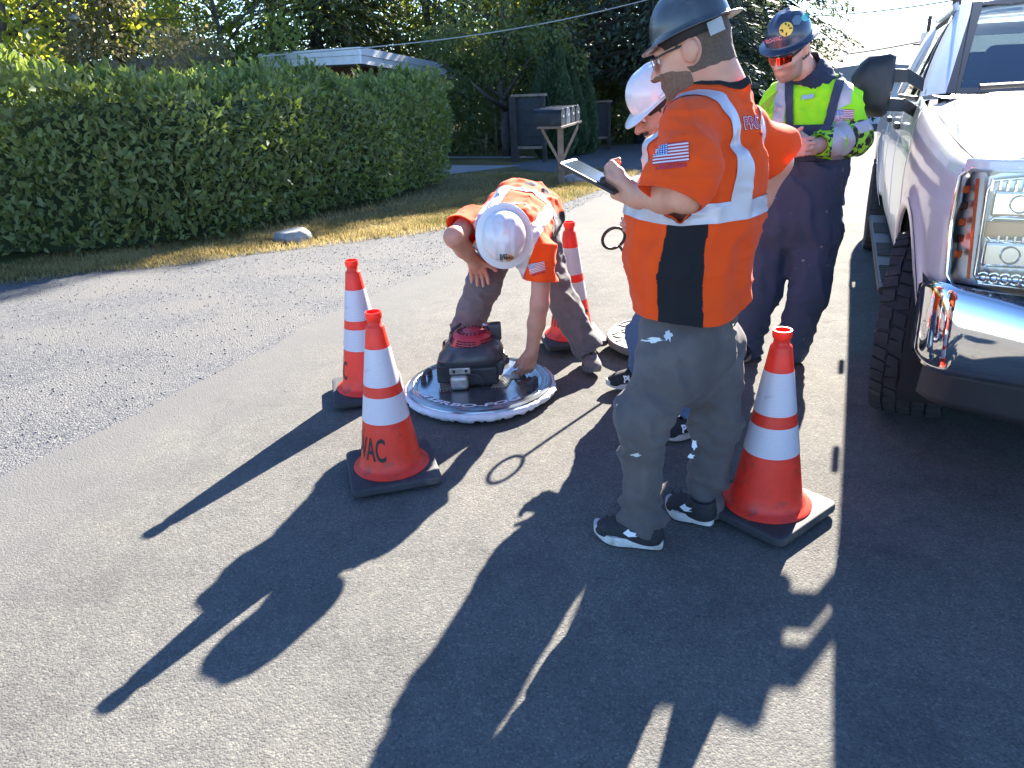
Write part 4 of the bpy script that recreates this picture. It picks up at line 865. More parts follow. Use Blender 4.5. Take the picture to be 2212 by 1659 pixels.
# ================================================================== man bending over the machine
def man_bending():
    up = np.array((0, 0, 1.)); A = at
    SK = skin('skin_bending_man', (.50, .24, .165), (.58, .25, .17)); BEARD = hairm('ginger_beard', (.30, .17, .09))
    P0, P1 = A(1142, 448, 4.16), A(1094, 512, 3.66); ax = nrm(P1-P0)
    ShL, ShR = A(1172, 545, 3.60), A(1016, 478, 3.70); lat = nrm(ShL-ShR); bk = nrm(np.cross(ax, lat)); bk = bk if bk[2] > 0 else -bk; fr = -bk; lat = np.cross(bk, ax); lat = lat if lat@(ShL-ShR) > 0 else -lat
    # head points down, helmet towards the camera
    hatc = A(1089, 510, 3.36); hu = nrm(CAM_POS-hatc+np.array((0, 0, -.28))); hr = nrm(np.cross(hu, (0, 0, 1.))); hr = -hr if hr[0] > 0 else hr
    fw = np.cross(hu, hr); fw = fw if fw[2] < 0 else -fw; hr = np.cross(fw, hu); HR = np.stack([hr, fw, hu], 1); hc = hatc-hu*.055; T = local(hc, HR); head = head_prims(T, HR, 1.0)
    nb = P1+ax*.09; neck = union([head, rc(nb-ax*.04, T((0, -.03, -.05)), .07, .058)], .03); neck.bb = (head.bb[0]-.06, head.bb[1]+.12)
    # arms
    El, Wl = A(1166, 655, 3.56), A(1148, 762, 3.60); hl = A(1128, 800, 3.62)-Wl
    fL = union([rc(ShL, El, .05, .044), rc(El, El*.6+Wl*.4, .045, .043), rc(El*.6+Wl*.4, Wl, .043, .028), union(hand_prims(Wl, hl+np.array((0, 0, -.06)), (-.35, .85, -.1), (-1, 0, 0), curl=(18, 30, 25), spread=.01, thumb=(.9, .35, .35)), .008)], .02)
    Er, Wr = A(981, 512, 3.50), A(1026, 566, 3.70); kn = A(1040, 606, 3.84)
    fR = union([rc(ShR, Er, .05, .045), rc(Er, Er*.55+Wr*.45, .046, .043), rc(Er*.55+Wr*.45, Wr, .043, .03), union(hand_prims(Wr, kn-Wr, (.1, .5, -.85), (1, -.1, .2), curl=(22, 28, 18), spread=.03, thumb=(.5, .9, .1)), .008)], .02)
    Lh, Lk, La = A(1162, 474, 4.14), A(1196, 614, 4.0), A(1274, 765, 3.90); Rh, Rk, Ra = A(1092, 482, 4.14), A(1046, 612, 3.90), A(984, 765, 4.02)
    trunk = loftf([(P0-ax*.02, lat, .17, bk, .125, .13), (P0*.55+P1*.45, lat, .165, bk, .12, .13), (P1-ax*.06, lat, .185, bk, .115, .13), (P1+ax*.03, lat, .17, bk, .09, .1), (nb, lat, .075, bk, .06, .06)])
    legs = union(chain([Lh, Lk, La], [.085, .065, .045])+chain([Rh, Rk, Ra], [.085, .065, .045])+[rc(Lh, Rh, .1, .1)], .04); core = union([trunk, legs], .04)
    P = body([(neck, .006), (fL, .0048), (fR, .0048), (wrap(core, grow=-.012), .02)], SK, 'person in orange shirt bending over the fogging machine, white helmet towards us')
    sl = [rc(ShL-lat*.03, ShL*.35+El*.65, .075, .076), rc(ShR+lat*.03, ShR*.3+Er*.7, .072, .066), rc(ShL, nb, .06, .06), rc(ShR, nb, .06, .06)]
    base = union([wrap(trunk, grow=.012)]+sl, .045)
    Bm = np.stack([lat*1.6, ax*.4, bk], 1)
    sheet = wrap(base, fold(9, .02, Bm, 5.), fold(20, .010, np.stack([lat, ax*.6, bk], 1), 1.), fold(14, .014, np.stack([lat*1.2+ax*.9, ax*.25, bk], 1), 6.))
    cuts = [lambda Q: -(Q-(P0-ax*.06))@ax, lambda Q: np.minimum((Q-(ShL*.45+El*.55))@nrm(El-ShL), trunk(Q)-.035), lambda Q: np.minimum((Q-(ShR*.38+Er*.62))@nrm(Er-ShR), trunk(Q)-.03), lambda Q: -near(nb+ax*.06, .09)(Q)]
    o, V, Tm = garment('shirt', sheet, .0085, cuts, ORANGE, P)
    X = (V-P1)@lat; Z = (V-P1)@ax; B = (V-P1)@bk
    armd = np.minimum(np.where((V-ShL)@nrm(El-ShL) > .0, rc(ShL, El, .085)(V), 1), np.where((V-ShR)@nrm(Er-ShR) > .0, rc(ShR, Er, .085)(V), 1))
    for s in (-1, 1): patch('reflective_strap', V, Tm, np.maximum(np.abs(s*X-.125)-.026, -Z-.33), TAPE, o, .004)
    patch('reflective_band', V, Tm, np.maximum(np.abs(Z+.36)-.027, -armd), TAPE, o, .0045)
    patch('side_panel', V, Tm, np.maximum(np.maximum(np.abs(B+.01)-.06, -(X-.11)), np.maximum(Z+.17, -armd)), PANEL, o, .003); patch('side_panel', V, Tm, np.maximum(np.maximum(np.abs(B+.01)-.06, X+.11), np.maximum(Z+.17, -armd)), PANEL, o, .003)
    bv = bvh_of(V, Tm); logo(P1-ax*.12+bk*.13, -lat if (np.cross(-lat, ax)@bk) > 0 else lat, ax, bv, o, .17)
    m_ = A(1161, 573, 3.45); nn = nrm(CAM_POS-m_); flag(m_, CR+CU*.22, CU, bv, o, .075)
    # trousers
    tr = union(chain([Lh, Lk, La], [.098, .078, .076])+chain([Rh, Rk, Ra], [.105, .084, .076])+[rc(Lh, Rh, .105, .108), rc((Lh+Rh)/2+up*.02, P0+ax*.03, .13, .13)], .045)
    kf = lambda c, s_: (lambda Q: .012*np.exp(-(((Q-c)/s_)**2).sum(1))*np.sin(Q[:, 2]*100+Q[:, 0]*45+vnoise(Q*14)*5))
    trous = wrap(tr, fold(12, .024, np.array([[1, 0, .5], [0, 1, .2], [0, 0, .6]]), 14.), fold(28, .011, np.diag([.7, .7, 1.7]), 18.), kf(La+up*.05, .1), kf(Ra+up*.05, .1), kf(Lk, .09), kf(Rk, .09))
    garment('trousers', trous, .009, [lambda Q: np.where(Q[:, 2] < .4, np.where(np.abs(Q[:, 0]-La[0]) < np.abs(Q[:, 0]-Ra[0]), (La+up*.02-Q)@nrm(Lk-La), (Ra+up*.01-Q)@nrm(Rk-Ra)), -1)], GREYW, P)
    UPG = M('grey_canvas_shoe', (.13, .125, .12), .85, var=.2, vscale=30, bump=.3); SOG = M('grey_shoe_sole', (.14, .13, .12), .8, var=.2, vscale=20)
    g0 = gnd(1287, 812, .012); shoe(g0, g0+np.array((-.03, .27, 0)), P, UPG, SOG, .05, .09); q = gnd(960, 800, .012); shoe(q, q+np.array((.04, .24, 0)), P, M('rust_shoe', (.22, .07, .045), .8), SOG, .05, .09)
    ql = lambda W_: (W_-hc)@HR
    hair_patch('beard', neck, lambda W_: (lambda q: np.maximum(.01-q[:, 1], q[:, 2]+.03))(ql(W_)), BEARD, P, h=.006, off=.010, rag=.012)
    WH = M('white_helmet', (.62, .60, .61), .28, var=.04, vscale=10, coat=.4, dirt=(.45, .40, .36), dscale=9, dthr=(.62, .78))
    hat = hard_hat(hatc, HR, WH, P, True, .027, .098, .112, .115, ridge=.009); Vh = np.array([v.co[:] for v in hat.data.vertices]); Fh = [tuple(p.vertices) for p in hat.data.polygons]; bh = BVHTree.FromPolygons([tuple(v) for v in Vh], Fh)
    so = hatc+fw*.088+hu*.07; su = -hr if (-hr)@CR > 0 else hr; sv = -fw
    round_print('round_sticker', .017, 16, so+su*.018-sv*.002, su, sv, bh, M('sticker_orange', (.55, .25, .10), .5), hat, .002)
    for k, tx in enumerate(('JUST', 'EYEBALL', 'IT')):
        Vt, Ft = text_mesh(tx, .0165, bold=.0007); Vt[:, 0] += -.024+(Vt[:, 0].max()-Vt[:, 0].min())/2; Vt[:, 1] += .013-.0125*k; decal('sticker_lettering', Vt, Ft, so, su, sv, bh, BLACK_INK, hat, .003)
    for s_, mm in ((-1, M('sticker_yellow', (.5, .38, .12), .5)), (1, M('sticker_teal', (.1, .45, .42), .5))): decal('side_sticker', [(-.012, -.03, 0), (.012, -.03, 0), (.012, .03, 0), (-.012, .03, 0)], [(0, 1, 2, 3)], hatc+hr*s_*-.1+hu*.03, fw, hu, bh, mm, hat, .002) if False else None
    MB().lathe([(.0095, -.003), (.0108, 0), (.0095, .003)], 16, c=Wl+nrm(hl)*.125, R=frame(hl, (1, 0, 0))).build('ring', CHR, P, True)
    return P
man_bending()
# ================================================================== man behind, white helmet
def man_white():
    up = np.array((0, 0, 1.)); A = at; f = nrm((-.97, .1, 0)); l = np.array((-f[1], f[0], 0)); r = -l      # l: his left, towards the camera
    SK = skin('skin_white_helmet_man', (.43, .21, .145), (.46, .19, .13)); HAIR = hairm('black_hair', (.025, .022, .02))
    hc = A(1428, 232, 3.3); fw = nrm((-.84, -.12, -.50)); hr = nrm(np.cross(fw, up)); hu = np.cross(hr, fw); HR = np.stack([hr, fw, hu], 1); T = local(hc, HR); head = head_prims(T, HR, 1.04)
    nb = A(1475, 300, 3.34); neck = union([head, rc(nb-up*.04, T((0, -.04, -.05)), .068, .06)], .03); neck.bb = (head.bb[0]-.03, head.bb[1]+.08)
    cc, wc, pc = A(1458, 400, 3.36), A(1440, 560, 3.36), A(1450, 650, 3.38)
    S, E_, Wr = nb+l*.19-up*.07+f*.01, A(1470, 520, 3.12), A(1415, 480, 3.1); S2, E2, W2 = nb+r*.19-up*.07, A(1475, 520, 3.6), A(1420, 560, 3.62)
    arms = lambda S_, Ee, Ww, sd: union([rc(S_, Ee, .05, .045), rc(Ee, Ww, .044, .03), union(hand_prims(Ww, f+up*-.2, sd, up, curl=(35, 40, 30)), .008)], .02)
    trunk = loftf([(pc, l, .17, f, .13, .13), (wc, l, .175, f, .165, .13), (cc, l, .18, f, .12, .13), (nb-up*.07, l, .15, f, .09, .1), (nb, l, .075, f, .06, .06)])
    f1t, f1h = gnd(1424, 952, .012), gnd(1490, 935, .012); f1h = f1t+nrm(f1h-f1t)*.27; f2t = gnd(1309, 838, .012); f2h = f2t+np.array((.26, .04, 0))
    La, Ra = f1h*.72+f1t*.28+up*.12, f2h*.72+f2t*.28+up*.12; Lh, Rh = pc+l*.09-up*.04, pc+r*.09-up*.04; Lk, Rk = (La+Lh)/2+f*.05, (Ra+Rh)/2+f*.05
    legs = union(chain([Lh, Lk, La], [.08, .06, .042])+chain([Rh, Rk, Ra], [.08, .06, .042])+[rc(Lh, Rh, .09, .09)], .04)
    P = body([(neck, .005), (arms(S, E_, Wr, r), .007), (arms(S2, E2, W2, l), .007), (wrap(union([trunk, legs], .04), grow=-.01), .02)], SK, 'person in white helmet mostly hidden behind the man with the tablet')
    base = union([wrap(trunk, grow=.012), rc(S, S*.4+E_*.6, .07, .07), rc(S2, S2*.4+E2*.6, .07, .07), rc(S, nb, .055, .055), rc(S2, nb, .055, .055)], .045)
    sh = wrap(base, fold(9, .016, np.diag([1, 1, .45]), 33.), fold(20, .009, None, 37.))
    cuts = [lambda Q: pc[2]-.05-Q[:, 2], lambda Q: np.minimum((Q-(S*.42+E_*.58))@nrm(E_-S), trunk(Q)-.035), lambda Q: np.minimum((Q-(S2*.42+E2*.58))@nrm(E2-S2), trunk(Q)-.035), lambda Q: -near(nb+up*.06, .09)(Q)]
    o, V, Tm = garment('shirt', sh, .009, cuts, ORANGE, P); X = (V-cc)@r; zb = A(1360, 548, 3.3)[2]
    patch('reflective_band', V, Tm, np.abs(V[:, 2]-zb-.01)-.027, TAPE, o, .004); patch('lime_trim', V, Tm, np.abs(V[:, 2]-zb+.03)-.012, LIME, o, .0045)
    for s in (-1, 1): patch('reflective_strap', V, Tm, np.maximum(np.abs(s*X-.12)-.025, zb-V[:, 2]), TAPE, o, .0035)
    tr = union(chain([Lh, Lk, La-up*.03], [.1, .08, .07])+chain([Rh, Rk, Ra-up*.03], [.1, .08, .07])+[rc(Lh, Rh, .115, .115), rc(pc-up*.02, pc+up*.05, .14, .14)], .045)
    garment('jeans', wrap(tr, fold(12, .022, np.array([[1, 0, .5], [0, 1, .2], [0, 0, .6]]), 44.), fold(28, .010, np.diag([.7, .7, 1.7]), 48.)), .0095, [lambda Q: .068-Q[:, 2]], JEANS, P)
    UPB = M('black_suede_upper', (.018, .018, .02), .85, var=.3, vscale=60); SOW = M('cream_sole', (.5, .46, .42), .7, var=.15, vscale=25, dirt=(.28, .25, .2), dscale=15)
    for tp, hp in ((f1t, f1h), (f2t, f2h)):
        so, TT, upf = shoe(tp, hp, P, UPB, SOW, .05, .08, sole_h=.03); Vs, Qs = surf_nets(upf, .007); bs = bvh_of(Vs, Qs); sd = nrm(np.cross(tp-hp, up)); sd = sd if sd@(CAM_POS-tp) > 0 else -sd; uu = np.cross(up, sd)
        Vt, Ft = text_mesh('PUMA', .045, bold=.0015); decal('shoe_lettering', Vt, Ft, TT((0, .125, .052))+sd*.03, uu, up, bs, WHITE_INK, so, .003)
    q_ = lambda W_: (W_-hc)@HR
    hair_patch('hair', neck, lambda W_: (lambda q: np.maximum(q[:, 1]-.03-.3*q[:, 2], -(q[:, 2]+.05)))(q_(W_)), HAIR, P, off=.0015, T=T)
    hair_patch('moustache', neck, lambda W_: (lambda q: np.maximum(np.maximum(.085-q[:, 1], np.abs(q[:, 2]+.048)-.008), np.abs(q[:, 0])-.034))(q_(W_)), HAIR, P, off=.003, rag=.004)
    hair_patch('chin_beard', neck, lambda W_: (lambda q: np.maximum(np.maximum(.06-q[:, 1], q[:, 2]+.085), np.abs(q[:, 0])-.03))(q_(W_)), HAIR, P, off=.003, rag=.004)
    for q in (-1, 1): ey = MB().lathe([(.0001, .0115), (.006, .0095), (.010, .004), (.0115, 0), (.0001, -.003)], 14, c=T((q*.031, .089, .006)), R=frame(HR[:, 1], (0, 0, 1))).build('eye', EYEW, P, True); MB().lathe([(.0001, .0128), (.004, .0115), (.0055, .009)], 12, c=T((q*.031, .089, .003)), R=frame(HR[:, 1]-HR[:, 2]*.3, (0, 0, 1))).build('iris', EYED, ey, True)
    for q in (-1, 1): MB().tube([T((q*.014, .1, .026)), T((q*.03, .104, .031)), T((q*.05, .09, .027))], [.003, .0045, .002], 6).build('eyebrow', HAIR, P, True)
    WH = M('white_helmet', (.72, .70, .70), .28); hu2 = nrm(hu+fw*.12); hf = nrm(fw-hu2*(fw@hu2)); H2 = np.stack([hr, hf, hu2], 1)
    hat = hard_hat(T((0, -.004, .05)), H2, WH, P, False, .034, .102, .118, .125, peak=.012); Tb = local(T((0, -.004, .05)), H2)
    for s in (-1, 1): bevel(MB().box(Tb((s*.108, -.01, .012)), (.012, .06, .012), R=H2).build('accessory_slot', WH, hat), .003)
    return P
man_white()
# ================================================================== man in lime shirt and bib overalls
def man_lime():
    up = np.array((0, 0, 1.)); A = at; f = nrm((-.42, -.9, 0)); l = np.array((-f[1], f[0], 0)); r = -l      # l: his left, picture right
    SK = skin('skin_lime_man', (.56, .30, .22), (.60, .27, .19)); BEARD = hairm('stubble_beard', (.25, .14, .10)); HAIR = hairm('dark_brown_hair', (.06, .04, .03))
    hc = A(1706, 108, 3.92); fw = nrm((-.68, -.58, -.40)); hr = nrm(np.cross(fw, up)); hu = np.cross(hr, fw); HR = np.stack([hr, fw, hu], 1); T = local(hc, HR); head = head_prims(T, HR, 1.0)
    nb = A(1766, 172, 3.99); neck = union([head, rc(nb-up*.05, T((0, -.035, -.05)), .07, .06)], .03); neck.bb = (head.bb[0]-.04, head.bb[1]+.09)
    S, E_, Wr = A(1826, 215, 3.90), A(1846, 298, 3.86), A(1748, 318, 3.66); S2, E2, W2 = A(1672, 218, 4.06), A(1645, 315, 4.0), A(1700, 322, 3.70)
    fA = union([rc(S, E_, .052, .047), rc(E_, E_*.5+Wr*.5, .048, .043), rc(E_*.5+Wr*.5, Wr, .043, .03), union(hand_prims(Wr, A(1715, 305, 3.64)-Wr, r*.6+up*-.2+f*-.4, up, curl=(35, 40, 25), spread=.004, thumb=(.8, .5, .2)), .008)], .02)
    fB = union([rc(S2, E2, .052, .047), rc(E2, W2, .046, .03), union(hand_prims(W2, A(1722, 318, 3.62)-W2, l*.6+f*-.4, up, curl=(35, 40, 25), spread=.004), .008)], .02)
    pc, wc, cc = A(1724, 470, 3.97), A(1740, 365, 3.98), A(1752, 265, 3.98)
    trunk = loftf([(pc, l, .18, f, .14, .145), (wc, l, .18, f, .155, .145), (cc, l, .19, f, .125, .135), (nb-up*.07, l, .16, f, .09, .11), (nb, l, .075, f, .06, .065)])
    Lh, Lk, La = A(1762, 500, 3.92), A(1748, 630, 3.86), A(1706, 752, 3.90); Rh, Rk, Ra = A(1672, 500, 4.03), A(1640, 632, 4.0), A(1610, 757, 4.02)
    legs = union(chain([Lh, Lk, La], [.085, .066, .045])+chain([Rh, Rk, Ra], [.085, .066, .045])+[rc(Lh, Rh, .1, .1)], .04)
    P = body([(neck, .0055), (fA, .0055), (fB, .007), (wrap(union([trunk, legs], .04), grow=-.01), .02)], SK, 'person in lime shirt, dark bib overalls and navy helmet beside the truck')
    sl = [rc(S-l*.02, E_, .072, .074), rc(E_, E_*.25+Wr*.75, .07, .056), rc(S2-r*.02, E2, .072, .072), rc(E2, E2*.25+W2*.75, .068, .055), rc(S, nb-up*.03, .055, .055), rc(S2, nb-up*.03, .055, .055)]
    base = union([wrap(trunk, grow=.01)]+sl, .04)
    sh = wrap(base, fold(10, .018, np.diag([1, 1, .5]), 53.), fold(22, .010, np.array([[1, 0, .6], [0, 1, 0], [0, 0, 1]]), 57.))
    cuts = [lambda Q: wc[2]-.1-Q[:, 2], lambda Q: np.minimum((Q-(E_*.2+Wr*.8))@nrm(Wr-E_), rc(E_, Wr, .02)(Q)*-1+.12), lambda Q: np.minimum((Q-(E2*.2+W2*.8))@nrm(W2-E2), rc(E2, W2, .02)(Q)*-1+.1), lambda Q: -near(nb+up*.055+f*.02, .092)(Q)]
    o, V, Tm = garment('shirt', sh, .0085, cuts, LIME, P)
    X = (V-cc)@l; z = V[:, 2]; dS, dE = rc(S, E_, 0)(V), rc(E_, Wr, 0)(V); tS = (V-S)@nrm(E_-S); tE = (V-E_)@nrm(Wr-E_); Ls, Le = np.linalg.norm(E_-S), np.linalg.norm(Wr-E_)
    onS = np.where(tS > .03, dS-.098, .1); onE = dE-.095; sleeve = np.minimum(onS, onE); tors = np.where((trunk(V) < .03), -1, 1)*1.
    CAMO = M('black_lime_camo', (.015, .016, .015), .8, dirt=(.34, .72, .04), dscale=30, dthr=(.505, .515), coords='Object'); GT = M('pinkish_reflective_tape', (.48, .42, .42), .4, .2, var=.1, vscale=14)
    camo = np.maximum(np.minimum(np.where(tS > Ls*.88, onS, .1), onE), -(trunk(V)-.018)); patch('camo_sleeve', V, Tm, camo, CAMO, o, .003)
    patch('sleeve_band', V, Tm, np.maximum(np.maximum(np.abs(tS-Ls*.80)-.026, onS), -(trunk(V)-.02)), GT, o, .0045); patch('sleeve_band', V, Tm, np.maximum(np.maximum(np.abs(tE-Le*.40)-.026, onE), -(trunk(V)-.02)), GT, o, .0045)
    sd2 = np.minimum(np.where((V-S2)@nrm(E2-S2) > .15, rc(S2, E2, .098)(V), .1), rc(E2, W2, .095)(V)); patch('camo_sleeve', V, Tm, np.maximum(sd2, -(trunk(V)-.018)), CAMO, o, .003)
    for s in (-1, 1): patch('reflective_strap', V, Tm, np.maximum(np.maximum(np.abs(s*X-.145)-.027, -onS if s > 0 else -1), wc[2]-z), GT, o, .004)
    Yf = (V-cc)@f
    bib = np.maximum(np.maximum(np.abs(X)-np.interp(z, [wc[2]-.1, wc[2]+.05, cc[2]+.02], [.19, .15, .105]), z-(cc[2]+.005)), -Yf); BIB = cloth('overall_bib_denim', (.042, .054, .085), .03, bump=.4, dirt=(.07, .083, .115), dthr=(.5, .72))
    armok = -np.minimum(np.minimum(onE, rc(E2, W2, .095)(V)), 1)
    patch('bib', V, Tm, np.maximum(bib, armok), BIB, o, .008)
    for s in (-1, 1):
        xs = .085+.15*np.clip((z-cc[2])/.25, 0, 1)*.25; st = np.maximum(np.maximum(np.abs(s*X-xs)-.02, cc[2]-.02-z), -1*np.ones_like(z)); patch('overall_strap', V, Tm, st, BIB, o, .010)
    bv = bvh_of(V, Tm)
    def onto(px, py, w_, h_, mat, nm, off=.012, tri=False): return decal(nm, [(-w_/2, -h_/2, 0), (w_/2, -h_/2, 0), (w_/2, h_/2, 0), (-w_/2, h_/2, 0)], [(0, 1, 2, 3)], A(px, py, 3.7), CR, CU, bv, mat, o, off, .5)
    BR = M('brass', (.65, .6, .5), .3, .9)
    onto(1692, 190, .05, .02, BR, 'strap_buckle', .013); onto(1783, 172, .05, .02, BR, 'strap_buckle', .013); onto(1703, 271, .03, .018, M('patch_red', (.35, .06, .05), .7), 'maker_patch', .011); onto(1709, 283, .014, .014, BR, 'button', .013)
    mS = A(1838, 238, 3.75); flag(mS, CR+CU*-.02, CU, bv, o, .088)
    # neck gaiter
    gt = wrap(union([rc(nb-up*.02, nb*.4+T((0, -.03, -.05))*.6, .092, .078)], .02), fold(30, .012, np.diag([.5, .5, 2.2]), 61.)); garment('neck_gaiter', gt, .007, [lambda Q: nb[2]-.05-Q[:, 2], lambda Q: (Q-(nb*.42+T((0, -.03, -.05))*.58))@nrm(hc-nb)], cloth('navy_gaiter', (.02, .03, .06), .03), P)
    tr = union(chain([Lh, Lk, La-up*.02], [.112, .094, .082])+chain([Rh, Rk, Ra-up*.02], [.112, .094, .08])+[rc(Lh, Rh, .12, .12), rc(pc, wc-up*.03, .17, .175)], .045)
    kf = lambda c, s_: (lambda Q: .010*np.exp(-(((Q-c)/s_)**2).sum(1))*np.sin(Q[:, 2]*90+Q[:, 0]*40+vnoise(Q*14)*5))
    trous = wrap(union([tr, wrap(loftf([(pc, l, .18, f, .15, .15), (wc, l, .18, f, .165, .15), (wc+up*.08, l, .18, f, .16, .145)]), grow=.012)], .05), fold(11, .022, np.array([[1, 0, .5], [0, 1, .2], [0, 0, .6]]), 64.), fold(26, .007, np.diag([.7, .7, 1.6]), 68.), kf(La+up*.06, .12), kf(Ra+up*.06, .12))
    SPK = M('denim_paint_specks', (.036, .054, .098), .85, bump=.4, bscale=220, dirt=(.34, .33, .34), dscale=42, dthr=(.655, .70), coords='Object')
    o2, V2, T2 = garment('overalls', trous, .0095, [lambda Q: np.where((Q[:, 2] < .3), np.where(np.linalg.norm(Q[:, :2]-La[:2], axis=1) < np.linalg.norm(Q[:, :2]-Ra[:2], axis=1), La[2]-.055-Q[:, 2], Ra[2]-.05-Q[:, 2]), -1), lambda Q: Q[:, 2]-(wc[2]+.06-.05*np.clip(-((Q-wc)@f)*8, 0, 1))], SPK, P)
    UPD = M('dark_boot', (.02, .02, .022), .7); SOT = M('tan_sole', (.32, .26, .2), .8, var=.2, vscale=20); q = gnd(1592, 788, -.02); shoe(q, q+np.array((.13, .23, 0)), P, UPD, SOT, .05, .09); q = gnd(1690, 795, -.03); shoe(q, q+np.array((.13, .23, 0)), P, UPD, SOT, .05, .09)
    ql = lambda W_: (W_-hc)@HR
    hair_patch('hair', neck, lambda W_: (lambda q: np.maximum(q[:, 1]-.025-.3*q[:, 2], -(q[:, 2]+.05)))(ql(W_)), HAIR, P, h=.0055, off=.0015, T=T)
    stubble(SK, (.13, .075, .055)); co = np.empty(len(P.data.vertices)*3, np.float32); P.data.vertices.foreach_get('co', co); q = ql(co.reshape(-1, 3)); fld = np.maximum(np.maximum(.012-q[:, 1], q[:, 2]+.034-.35*np.maximum(0, np.abs(q[:, 0])-.035)), -(q[:, 2]+.16)); fld = np.maximum(fld, .012-np.sqrt((q[:, 0]*.5)**2+((q[:, 2]+.063)*1.2)**2)); fld = np.where(np.linalg.norm(q, axis=1) < .17, fld, 1); fattr(P, 'stubble', np.clip(.5-fld/.016, 0, 1))
    FR = M('sunglass_frame', (.012, .015, .03), .25); mb = MB()
    for s in (-1, 1): mb.tube([T((s*.080, -.012, .02)), T((s*.08, .05, .018)), T((s*.068, .09, .014))], [.004, .005, .007], 8)
    mb.tube([T((x, .125-6.5*x*x*1.2, .024)) for x in np.linspace(-.068, .068, 11)], .004, 8); g = mb.build('sunglasses', FR, P, True)
    LN = M('mirror_lens_red', (.55, .05, .02), .08, .9, var=.3, vscale=40); 
    for s in (-1, 1):
        rows = []
        for z_, k in ((.024, 1.), (.006, 1.02), (-.012, .9)): rows.append([T((s*x*k, .127-7.0*x*x*1.15, z_-.004*(1-abs(x)/.06)*(z_ < 0))) for x in np.linspace(.008, .066, 7)])
        MB().loft(rows, close=False).build('lens', LN, g, True)
    NV = M('navy_helmet', (.022, .032, .06), .3, var=.3, vscale=60, coat=.3, bump=.05, bscale=200, dirt=(.05, .06, .09), dscale=20)
    hu2 = nrm(hu+fw*.02); hf = nrm(fw-hu2*(fw@hu2)); H2 = np.stack([hr, hf, hu2], 1); hcn = T((0, -.006, .056))
    hat = hard_hat(hcn, H2, NV, P, True, .027, .100, .117, .125); Vh = np.array([v.co[:] for v in hat.data.vertices]); Fh = [tuple(p.vertices) for p in hat.data.polygons]; bh = BVHTree.FromPolygons([tuple(v) for v in Vh], Fh)
    def disc(px, py, rr, n=20): return [(rr*math.cos(a), rr*math.sin(a), 0) for a in np.linspace(0, 6.283, n, endpoint=False)]
    o_ = A(1698, 63, 3.75); vw = nrm(CAM_POS-o_); uu = nrm(np.cross(up, vw)); vv = np.cross(vw, uu)
    st = round_print('round_crossing_sticker', .030, 20, o_, uu, vv, bh, M('sticker_gold', (.75, .50, .06), .5), hat, .002, .4)
    for a in (.15, .15+math.pi/2):
        c_, s_ = math.cos(a), math.sin(a); decal('cross_bar', [(c_*x-s_*y, s_*x+c_*y, 0) for x, y in ((-.027, -.003), (.027, -.003), (.027, .003), (-.027, .003))], [(0, 1, 2, 3)], o_, uu, vv, bh, BLACK_INK, st, .005, .4)
    for dx, dy in ((.011, .014), (-.014, -.009)): Vt, Ft = text_mesh('R', .014, bold=.0006); Vt[:, 0] += dx; Vt[:, 1] += dy; decal('sticker_letter', Vt, Ft, o_, uu, vv, bh, BLACK_INK, st, .0045, .4)
    o_ = A(1722, 43, 3.75); round_print('hexagon_sticker', .022, 6, o_, uu, vv, bh, M('sticker_steel', (.10, .16, .20), .4), hat, .002, .4)
    o_ = A(1741, 36, 3.75); round_print('teal_sticker', .018, 14, o_, uu, vv, bh, M('sticker_teal', (.05, .33, .36), .4), hat, .002, .4)
    o_ = A(1668, 88, 3.7); logo(o_, uu+vv*.22, vv, bh, hat, .075, False)
    rag = MB(); rag.loft([[A(1812+dx+k*2, 385+dy+18*k, 3.95-.004*dx) for dx, dy in ((-8, -2), (0, -6), (8, 0), (6, 5), (-4, 6))] for k in range(4)]); rag.build('pocket_rag', M('pale_blue_rag', (.45, .55, .65), .8), P, True)
    return P
man_lime()
